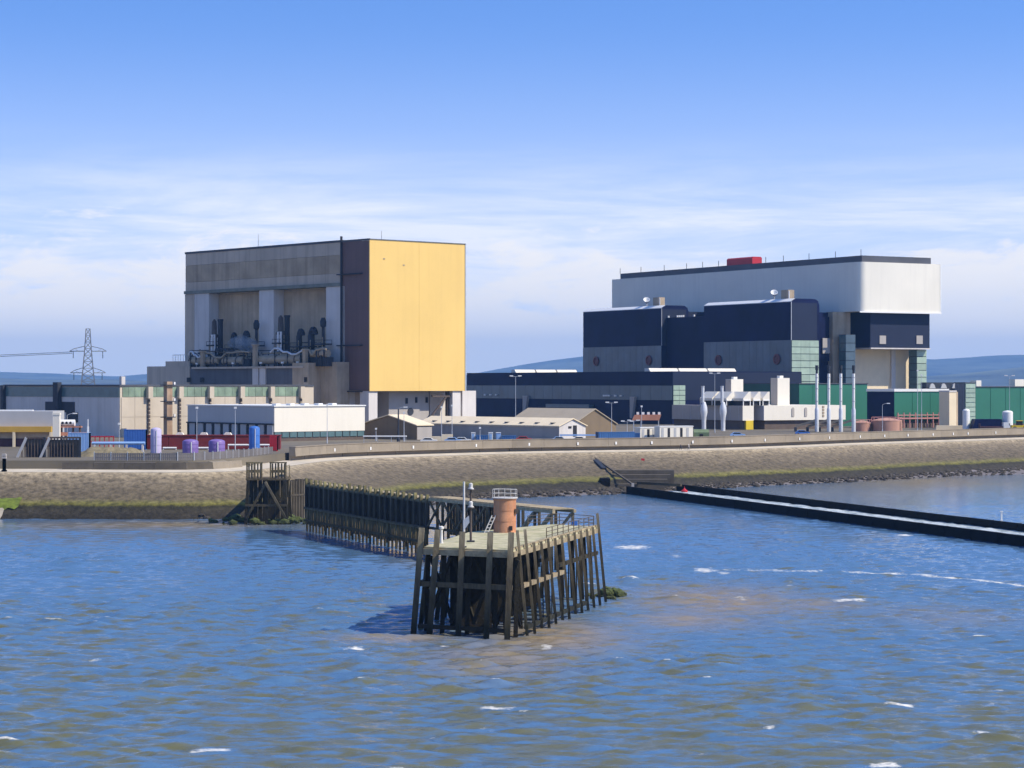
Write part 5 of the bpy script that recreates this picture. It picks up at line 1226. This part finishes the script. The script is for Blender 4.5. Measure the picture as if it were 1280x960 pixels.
for i in range(24): put('cross_plank', MB().box(0,EL/24-.1,-.1,3.1,0,.12).mesh('cross_plank', WOODLIT) if i == 0 else bpy.data.objects['cross_plank'].data, et, ep(.4+i*EL/24,.1,8.44), math.atan2(ej[1],ej[0]))

# sheet pile wall tying the jetty to the landing stage
K = np.array(pos(345,415.5)); kd = np.array(pos(389,423))-K; kL = np.linalg.norm(kd); kd /= kL; krz = math.atan2(kd[1],kd[0])
sp_ = thing('sheet_pile_wall', 'rust coloured sheet pile wall between landing stage and jetty', 'wall', (K[0],K[1],0))
npile = 22
sm = MB().prism_x([(0,0),(1,0),(1,1),(0,1)],0,1)
pm = MB().add([(0,0,-1),(kL/npile*.3,-.45,-1),(kL/npile*.7,-.45,-1),(kL/npile*.98,0,-1),(kL/npile*.98,.2,-1),(0,.2,-1)]+[(0,0,7.4),(kL/npile*.3,-.45,7.4),(kL/npile*.7,-.45,7.4),(kL/npile*.98,0,7.4),(kL/npile*.98,.2,7.4),(0,.2,7.4)],
    [(5,4,3,2,1,0),(6,7,8,9,10,11)]+[(i,(i+1)%6,6+(i+1)%6,6+i) for i in range(6)]).mesh('sheet_pile', SHEETPILE)
for i in range(npile): put('sheet_pile', pm, sp_, (kd[0]*i*kL/npile, kd[1]*i*kL/npile, random.uniform(-.25,.15)), krz)
MB().beam((0,-.6,4.6),(kd[0]*kL,kd[1]*kL-.6,4.6),.3,.3).build('waling', JETTYWOOD, sp_)

# landing stage (trestle) at the shore end
T = np.array(pos(335,408.5)); ls = thing('landing_stage', 'brown timber landing stage with panelled rails above dark raking legs', 'jetty', (T[0],T[1],0))
MB().box(-3.7,3.6,-2.5,5,7.85,8.2).build('deck', WOODBROWN, ls); MB().box(-2.2,-.2,5.02,46,7.9,8.15).build('gangway', WOODLIT, ls)
for x in (-3.3,0,3.2):
    for y in (-2.2,4.6):
        MB().beam((x*1.15,y*1.1,-1.2),(x,y,7.83),.5,.5).build('leg', WOODDARK, ls)
for y in (-2.5,4.9):
    MB().beam((-3.6,y,1.0),(0,y,7.6),.4,.4).build('brace', WOOD, ls); MB().beam((3.5,y-.3,1.0),(-.2,y-.3,7.6),.4,.4).build('brace', WOOD, ls)
    MB().beam((-3.8,y-.02,3.4),(3.6,y-.02,3.4),.35,.4).build('waling', WOOD, ls)
for x in (-3.4,3.3): MB().beam((x,-2.3,1.2),(x,4.6,7.5),.35,.35).build('brace', WOOD, ls)
for i in range(9): MB().box(-3.5+i*.8,-3.5+i*.8+.7,1.2,1.35,-.8,7.8).build('back_board', WOODDARK, ls)
for x0, x1 in ((-3.5,-.9),(.7,3.4)):
    for x in (x0, (x0+x1)/2, x1): MB().box(x-.14,x+.14,-2.35,-2.1,8.2,10.9).build('rail_post', WOODBROWN, ls)
    MB().box(x0-.2,x1+.2,-2.4,-2.06,10.9,11.1).box(x0,x1,-2.3,-2.15,9.2,9.7).build('rail', WOODBROWN, ls)
    n = 5
    for i in range(n): MB().box(x0+.2+i*(x1-x0)/n,x0+.2+i*(x1-x0)/n+.26,-2.05,-1.98,8.2,10.85).build('rail_board', WOODBROWN, ls)
for x in (-3.5,3.4): MB().box(x-.1,x+.1,-2,4.8,10.2,10.4).box(x-.1,x+.1,4.6,4.8,8.2,10.2).build('side_rail', WOOD, ls)
mb = MB(); random.seed(9)
for i in range(130): rock(mb, T[0]+random.gauss(2,5), T[1]+random.uniform(-4,9), random.uniform(-.2,.7), random.choice((.3,.5,.7,.9)))
stuff(tag(mb.build('rubble', WEEDROCK), 'dark weedy stones heaped around the foot of the landing stage', 'rubble'))

# ------------------------------------------------------------------ timber dolphin in the foreground
A = np.array([-9.0,229.3]); Bc = np.array([0.1,224.4]); C = np.array([10.0,262.0]); D = np.array([5.0,267.0]); E = np.array([-4.8,252.5])
cen = (A+Bc+C+D+E)/5
dl = thing('timber_dolphin', 'weathered timber pier head with raking piles standing in the water', 'pier', (cen[0],cen[1],0))
ZD = 8.62
loc = lambda P, z: (P[0]-cen[0], P[1]-cen[1], z)
poly = [tuple(P-cen) for P in (A,Bc,C,D,E)]
MB().poly([tuple(np.array(q)*.985) for q in poly], ZD-.35, ZD).build('deck_slab', DECKMOSS, dl)
def out_n(P, Q):
    d = (Q-P)/np.linalg.norm(Q-P); return np.array([d[1],-d[0]])
random.seed(31)
def raking(P, nrm, ztop, w, rake=1.15, mat=WOOD, h=None):
    top = P+nrm*.18; base = P+nrm*(rake+.18)
    k = (ztop+1.6)/ZD; b0 = base + (base-top)*(1.6/ZD)
    return MB().beam(loc(b0,-1.6), loc(top+(top-base)*((ztop-ZD)/ZD),ztop), w, h or w).build('pile', mat, dl)
nF = out_n(A,Bc); nR = out_n(Bc,C); nL = out_n(E,A); nB = out_n(C,D); nB2 = out_n(D,E)
for px, zt in ((527,10.55),(547,10.4),(578,10.3),(613,10.35),(639,10.4)):       # front
    kx = (px-640)/F; s = (A[0]-kx*A[1])/(kx*(Bc[1]-A[1])-(Bc[0]-A[0])); P = A+(Bc-A)*s
    raking(P, nF*(.75)+(nL*.35 if px < 550 else 0), zt, .58, 0.95)
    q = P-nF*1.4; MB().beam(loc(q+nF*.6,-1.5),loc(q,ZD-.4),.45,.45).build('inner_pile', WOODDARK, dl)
tops = [10.5,10.4,8.9,8.8,8.9,8.75,8.85,8.8,8.8,8.8,8.75,8.8,10.2]
for i in range(13):                                                              # long sunlit side
    P = Bc+(C-Bc)*((i+.55)/12.9); raking(P, nR, tops[i], .30, .85, WOOD, .36)
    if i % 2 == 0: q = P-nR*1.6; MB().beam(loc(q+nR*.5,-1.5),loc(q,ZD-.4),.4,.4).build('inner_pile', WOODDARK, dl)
for i in range(1,6): raking(E+(A-E)*(i/6.0), nL, 8.5, .5, .9)
for i in range(4): raking(C+(D-C)*(.25+i/4.5), nB, 8.6, .42, .6)
for i in range(5): raking(D+(E-D)*((i+.5)/5.0), nB2, 8.5, .42, .6)
# horizontal timbers
def wale(P, Q, nrm, z, w, h, mat, off=.0): 
    o = nrm*(off+(ZD-z)*.115); MB().beam(loc(P+o,z),loc(Q+o,z),w,h).build('waling', mat, dl)
wale(A,Bc,nF,8.15,.45,.55,WOODLIT,-.12); wale(A,Bc,nF,4.95,.4,.5,WOOD,-.15); wale(A,Bc,nF,.75,.35,.4,WOODDARK,-.1)
wale(Bc,C,nR,8.2,.42,.5,WOODLIT,-.12); wale(E,A,nL,8.15,.4,.5,WOODLIT,-.1); wale(E,A,nL,4.9,.4,.5,WOOD,-.1)
nsg = 9
for i in range(nsg):
    if i < 6:
        a, b = Bc+(C-Bc)*(i/12.9+.045), Bc+(C-Bc)*((i+1)/12.9+.02)
        wale(a,b,nR,5.0,.45,.42,WOODLIT,.05)
    a, b = Bc+(C-Bc)*(i/12.9+.045), Bc+(C-Bc)*((i+1)/12.9+.02); wale(a,b,nR,.9,.4,.4,WOOD,.0)
wale(Bc+(C-Bc)*.5,C,nR,5.6,.35,.4,WOODDARK,-.6)
wale(C,D,nB,8.2,.4,.5,WOOD,-.1); wale(D,E,nB2,8.2,.4,.5,WOOD,-.1); wale(D,E,nB2,4.5,.35,.4,WOODDARK,-.1)
for i in range(9):      # boards added inside to darken it, then braces
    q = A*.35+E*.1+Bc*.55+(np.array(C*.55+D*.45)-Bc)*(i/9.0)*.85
    MB().box(-.8,.8,-.06,.06,-1.2,ZD-.4).build('inner_shade_board', WOODDARK, dl).location = loc(q, 0)
    r_ = MB().box(-.75,.75,-.06,.06,-1.2,ZD-.4).build('inner_shade_board', WOODDARK, dl); r_.location = loc(q-nR*2.0+np.array([0,1.2]), 0)
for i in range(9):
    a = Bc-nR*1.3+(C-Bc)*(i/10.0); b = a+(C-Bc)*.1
    o = MB().box(-.5,.5,-.06,.06,-1,5.4 if i > 4 else ZD-.4).build('inner_shade_board', WOODDARK, dl); o.location = loc(a+(C-Bc)*.05,0)
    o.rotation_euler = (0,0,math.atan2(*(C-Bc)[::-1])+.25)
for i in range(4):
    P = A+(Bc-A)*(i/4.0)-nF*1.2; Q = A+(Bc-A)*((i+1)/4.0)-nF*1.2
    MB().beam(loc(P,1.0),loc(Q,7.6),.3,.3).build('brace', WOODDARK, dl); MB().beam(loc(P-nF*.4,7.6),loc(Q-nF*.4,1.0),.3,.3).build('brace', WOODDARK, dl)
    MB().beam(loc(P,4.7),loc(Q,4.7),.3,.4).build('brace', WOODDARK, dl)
# deck edge timbers
for i in range(14):
    a, b = Bc+(C-Bc)*(i/14.0+.004)-nR*.35, Bc+(C-Bc)*((i+1)/14.0-.004)-nR*.35
    MB().beam(loc(a,ZD+.1),loc(b,ZD+.1),.4,.18).build('kerb_plank', WOODLIT, dl)
# railing on the landward half
rail = []
for i in range(10): rail.append(Bc+(C-Bc)*(.40+.58*i/9.0)-nR*.45)
rail += [C+(D-C)*.85-nB*.3, D+(E-D)*.35-nB2*.3]
for P in rail: MB().tube(loc(P,ZD),loc(P,ZD+1.25),.05,n=6).build('rail_post', WOODBROWN, dl)
for z in (.45,.85,1.25):
    mb = MB()
    for a, b in zip(rail[:-1], rail[1:]): mb.tube(loc(a,ZD+z),loc(b,ZD+z),.035,n=6)
    mb.build('rail', RUSTBROWN, dl)
MB().box(-.3,.3,-.1,.1,0,.5).build('rail_box', BLUE, dl).location = loc(rail[5]+np.array([.1,.1]), ZD+.75)

# rusty beacon drum, masts
Yb = 252.0; p = pos(631,Yb); t = thing('beacon_drum', 'rusty orange cylindrical beacon tower on the timber pier head', 'beacon', (p[0],p[1],ZD))
MB().lathe([(1.3,0),(1.25,.1),(1.24,3.55),(1.3,3.6),(1.3,3.75)], n=32).build('shell', RUSTDRUM, t, True)
for z in (1.2,2.4): MB().lathe([(1.27,z),(1.27,z+.08)], n=32).build('weld_band', RUSTDRUM, t)
MB().lathe([(1.42,3.76),(1.42,3.86),(.2,3.9)], n=24).build('top_plate', PEELWHITE, t)
mb = MB()
for i in range(12):
    a, b = i*math.pi/6, (i+1)*math.pi/6; c = (1.33*math.cos(a),1.33*math.sin(a)); d = (1.33*math.cos(b),1.33*math.sin(b))
    mb.tube((*c,3.86),(*c,4.75),.028,n=5)
    for z in (4.3,4.75): mb.tube((*c,z),(*d,z),.024,n=5)
mb.build('railing', PEELWHITE, t)
mb = MB()
for x in (-1.75,-1.35):
    mb.tube((x-.5,-1.3,0),(x+.35,-.9,1.9),.06,n=6)
for i in range(5): mb.tube((-2.2+i*.17,-1.28+i*.08,.2+i*.36),(-1.75+i*.17,-1.28+i*.08,.2+i*.36),.04,n=5)
mb.build('ladder', PEELWHITE, t)
MB().box(1.1,1.5,-.8,-.3,2.2,2.6).build('bracket', RUSTBROWN, t); MB().box(.5,.85,-1.28,-1.1,.25,.75).build('opening', DARK, t)
Ym = 228.6; p = pos(580,Ym); t = thing('signal_mast', 'slim white mast with a tilted board on the pier head front', 'mast', (p[0],p[1],ZD))
h = zat(602,Ym)-ZD
MB().tube((0,0,0),(0,0,h),.12,.1,8).build('pole', PEELWHITE, t); 
MB().add([(-.1,-.1,1.55),(.55,-.1,2.5),(.5,-.1,3.2),(-.1,-.1,2.7),(-.1,-.04,1.55),(.55,-.04,2.5),(.5,-.04,3.2),(-.1,-.04,2.7)],[(0,1,2,3),(7,6,5,4),(0,4,5,1),(1,5,6,2),(2,6,7,3),(3,7,4,0)]).build('board', STEEL, t)
MB().box(-.25,.25,-.25,.25,0,.12).build('base_plate', IRON, t)
Ym = 236.5; p = pos(588.5,Ym); t = thing('lantern_mast', 'rusty mast with two lanterns behind the white mast', 'mast', (p[0],p[1],ZD)); h = zat(602,Ym)-ZD
MB().lathe([(.2,0),(.13,.15),(.11,h-.5)], n=10).build('pole', RUSTBROWN, t, True)
for z in (h-.75, h*.58): MB().lathe([(.3,z-.05),(.32,z),(.32,z+.08),(.2,z+.12),(.22,z+.5),(.1,z+.62)], n=14).build('lantern', PEELWHITE, t, True); MB().lathe([(.42,z-.1),(.42,z-.06)], n=14).build('gallery', RUSTBROWN, t)
MB().box(-.4,.4,-.4,.4,0,.14).build('base_plate', IRON, t)
for P, lab in ((A*.8+E*.2+np.array([.9,.5]),'short pale bollard at the left edge of the pier head deck'),):
    o = MB().lathe([(.22,0),(.16,.15),(.14,1.4),(.26,1.5),(.26,1.7),(.1,1.78)], n=12).build('deck_bollard', PEELWHITE, None, True); o.location = (P[0],P[1],ZD); tag(o, lab, 'bollard')
mb = MB(); random.seed(4); p = pos(764,268)
for i in range(60): a = random.gauss(0,.9); rock(mb, p[0]+a, p[1]+random.gauss(0,1.6), random.uniform(-.3,1.1)*max(.1,1-abs(a)/2.2), random.uniform(.3,.65))
stuff(tag(mb.build('rock_mound', WEEDROCK), 'green weedy mound of stones at the right foot of the timber pier head', 'rocks'))

# ------------------------------------------------------------------ outfall channel
def chan(name, P, Q, label, z=1.65, th_=.7, n=16):
    P = np.array(P); Q = np.array(Q); t = thing(name, label, 'wall', (P[0],P[1],0)); d = Q-P; L = np.linalg.norm(d); d = d/L; rz = math.atan2(d[1],d[0])
    me = MB().box(.02,L/n-.02,-th_/2,th_/2,-1.5,z).mesh('wall_panel', BLACKWALL)
    pl = MB().box(-.18,.18,-th_/2-.06,th_/2+.06,-1.5,z+.02).mesh('pile', BLACKWALL)
    for i in range(n):
        put('wall_panel', me, t, (d[0]*i*L/n, d[1]*i*L/n, random.uniform(-.02,.02)), rz); put('pile', pl, t, (d[0]*i*L/n, d[1]*i*L/n, random.uniform(-.02,.02)), rz)
    return t
N0, N1 = np.array([26.5,520.0]), np.array([95.0,298.0]); Fo = np.array([15.1*.95,15.1*.30])
chan('channel_wall', N0, N1, 'near black wall of the long outfall channel', n=26)
chan('channel_wall', N0+Fo+np.array([-2.0,8]), N1+Fo, 'far black wall of the long outfall channel', n=26)
# flowing, foaming water inside the channel
fm = bpy.data.materials.new('outfall_water'); fm.use_nodes = True; m = fm; bs = m.node_tree.nodes['Principled BSDF']
g = node(m, 'ShaderNodeNewGeometry'); fq = rng_(wnoise(0.5, 1.0, 0.35, 9, 0.75), 0.36, 0.58)
cm = node(m, 'ShaderNodeMix', data_type='RGBA'); lnk(m, fq, cm.inputs[0]); cm.inputs[6].default_value = (0.14,0.20,0.20,1); cm.inputs[7].default_value = (0.70,0.74,0.70,1)
lnk(m, cm.outputs[2], bs.inputs['Base Color']); bs.inputs['Roughness'].default_value = .35
bb = node(m, 'ShaderNodeBump'); bb.inputs['Distance'].default_value = .2; lnk(m, wnoise(1.2,1,.7,5), bb.inputs['Height']); lnk(m, bb.outputs[0], bs.inputs['Normal'])
ss = np.linspace(0,1,120); ww = np.linspace(.025,.975,14); r5 = np.random.default_rng(5)
V = np.array([[np.append(N0+(N1-N0)*s+Fo*w, .40+r5.normal(0,.05)) for w in ww] for s in ss])
struct(grid_mesh('outfall_stream', V[::-1], fm))
# headworks at the shore end
p = pos(786,530); t = thing('outfall_headworks', 'stepped dark headwall and beams where the outfall leaves the slope', 'outfall', (p[0],p[1],0))
for i in range(4): MB().box(-4.5+.6*i,8.5+1.0*i,3+i*3.4,6.4+i*3.4,-1,1.6+i*.95).build('step', LOWCONC, t)
MB().box(-6.5,-4.3,0,14,-1,3.0).build('wing_wall', BLACKWALL, t)
MB().beam((2.2,3,1.9),(11.5,-9,1.9),.5,.6).build('side_beam', WOODLIT, t)
a = shore(737, -3.0, 7.2); b = (pos(791,524)[0],524,1.9)
t = thing('inclined_beam', 'long grey beam sloping down the sea wall to the outfall', 'beam', (b[0],b[1],b[2]))
MB().beam((0,0,0),(a[0]-b[0],a[1]-b[1],a[2]-b[2]),.38,.38).build('beam', LOWCONC, t)
mx_ = [(a[i]-b[i])*.62 for i in range(3)]; my_ = [(a[i]-b[i])*.86 for i in range(3)]
MB().beam((mx_[0]-.7,mx_[1]-1.4,mx_[2]-.7),(my_[0]-.5,my_[1]-1,my_[2]-.3),1.1,.9).build('counterweight', IRON, t)
MB().box(-.3,.3,-.3,.3,-2.4,.3).build('foot_post', WARMGREY, t)
for px, Y, lab in ((1265,383,'pale marker post on the far channel wall near the right edge'),):
    p = N0+Fo+(N1-N0)*((520-Y)/222.0); o = MB().box(-.14,.14,-.14,.14,0,1.6).box(-.25,.25,-.25,.25,1.6,1.75).box(-.2,.2,-.2,.2,0,.3).build('marker_post', WHITEP); o.location=(p[0]+.3,p[1]+1,1.6); tag(o,lab,'post')
p = pos(855,508); t = thing('marker_buoy','small red marker at the rubble by the channel start','buoy',(p[0]+1,p[1]+12,.35))
MB().lathe([(.2,-.3),(.75,0),(.75,.35),(.25,.7),(.12,.9)], n=14).build('float', RED, t, True); MB().tube((0,0,.85),(0,0,1.3),.06,n=6).build('stem', RED, t)
p = pos(774,548)
for px, off, lab in ((775,-9,'red lifebuoy box on the slope left of the outfall'),):
    q = shore(px, off); t = thing('lifebuoy_box', lab, 'lifebuoy', (q[0],q[1],5.0)); MB().box(-.4,.4,-.2,.2,.7,1.6).build('box', RED, t); MB().box(-.08,.08,-.08,.08,-.9,.7).build('post', STEEL, t)

# ------------------------------------------------------------------ walkers on the promenade
def person(px, label, top, legs, stride, rz):
    q = shore(px, 2.6)
    V = [(0,0,.92),(0,0,1.12),(0,.01,1.38),(0,.0,1.50),(0,-.01,1.60),(0,-.01,1.72),
         (.09,0,.88),(.10,-stride,.50),(.10,-stride*.7,.08),(.10,-stride*.7-.14,.04),(-.09,0,.88),(-.10,stride*.5,.50),(-.10,stride*1.3,.10),(-.10,stride*1.3-.12,.04),
         (.19,0,1.40),(.24,stride*.5,1.14),(.22,stride*.3-.12,.92),(-.19,0,1.40),(-.24,-stride*.4,1.14),(-.22,-stride*.6-.1,.94)]
    Ed = [(0,1),(1,2),(2,3),(3,4),(4,5),(0,6),(6,7),(7,8),(8,9),(0,10),(10,11),(11,12),(12,13),(2,14),(14,15),(15,16),(2,17),(17,18),(18,19)]
    Rr = [.15,.15,.17,.06,.10,.09,.10,.075,.05,.04,.10,.075,.05,.04,.07,.05,.035,.07,.05,.035]
    me = bpy.data.meshes.new('person'); me.from_pydata(V, Ed, []); o = bpy.data.objects.new('person', me); COL.objects.link(o)
    md = o.modifiers.new('skin','SKIN'); 
    bpy.context.view_layer.objects.active = o
    if not me.skin_vertices:
        bpy.ops.object.select_all(action='DESELECT'); o.select_set(True); bpy.ops.mesh.customdata_skin_add()
    for i, sv in enumerate(me.skin_vertices[0].data): sv.radius = (Rr[i],Rr[i]*.8); sv.use_root = (i == 0)
    sb = o.modifiers.new('sub','SUBSURF'); sb.levels = 1; sb.render_levels = 2
    mt = bpy.data.materials.new('walker_clothes'); mt.use_nodes = True; bsn = mt.node_tree.nodes['Principled BSDF']; bsn.inputs['Roughness'].default_value = .85
    tcn = node(mt,'ShaderNodeTexCoord'); spn = node(mt,'ShaderNodeSeparateXYZ'); lnk(mt,tcn.outputs['Object'],spn.inputs[0])
    cr = node(mt,'ShaderNodeValToRGB'); cr.color_ramp.interpolation = 'CONSTANT'; mr = node(mt,'ShaderNodeMapRange'); lnk(mt,spn.outputs[2],mr.inputs[0]); mr.inputs[2].default_value = 2.0; lnk(mt,mr.outputs[0],cr.inputs[0])
    e = cr.color_ramp.elements
    for _ in range(3): e.new(.5)
    for i, (z, c) in enumerate(((0,(.03,.03,.03)),(.05,legs),(.46,top),(.745,(.55,.36,.27)),(.845,(.06,.04,.03)))): e[i].position = z; e[i].color = tuple(c)+(1,)
    lnk(mt,cr.outputs[0],bsn.inputs['Base Color']); me.materials.append(mt)
    o.location = (q[0],q[1],8.08); o.rotation_euler = (0,0,rz); tag(o,label,'person','walkers on the promenade'); return o
person(858, 'person in dark clothes walking on the promenade, leftmost of three', (.03,.03,.04), (.03,.03,.05), .22, 1.3)
person(864, 'person in a white top on the promenade, middle of three walkers', (.75,.73,.70), (.06,.07,.12), .18, 1.5)
person(868, 'person in a pale top and pale trousers, rightmost of three walkers', (.72,.66,.62), (.45,.42,.38), .2, 1.4)

# ------------------------------------------------------------------ haze: one box of even air round everything
hb = MB().box(-8800,8800,-1500,20200,-4,420).build('haze', None); stuff(hb); tag(hb, 'thin blue haze between the camera and the far hills', 'haze')
hm = bpy.data.materials.new('haze'); hm.use_nodes = True; t = hm.node_tree; t.nodes.clear()
vo = t.nodes.new('ShaderNodeVolumePrincipled'); vo.inputs['Color'].default_value = (0.26,0.54,1.0,1); vo.inputs['Density'].default_value = 0.000065; vo.inputs['Anisotropy'].default_value = 0.0
ou = t.nodes.new('ShaderNodeOutputMaterial'); t.links.new(vo.outputs[0], ou.inputs['Volume']); hb.data.materials.append(hm)
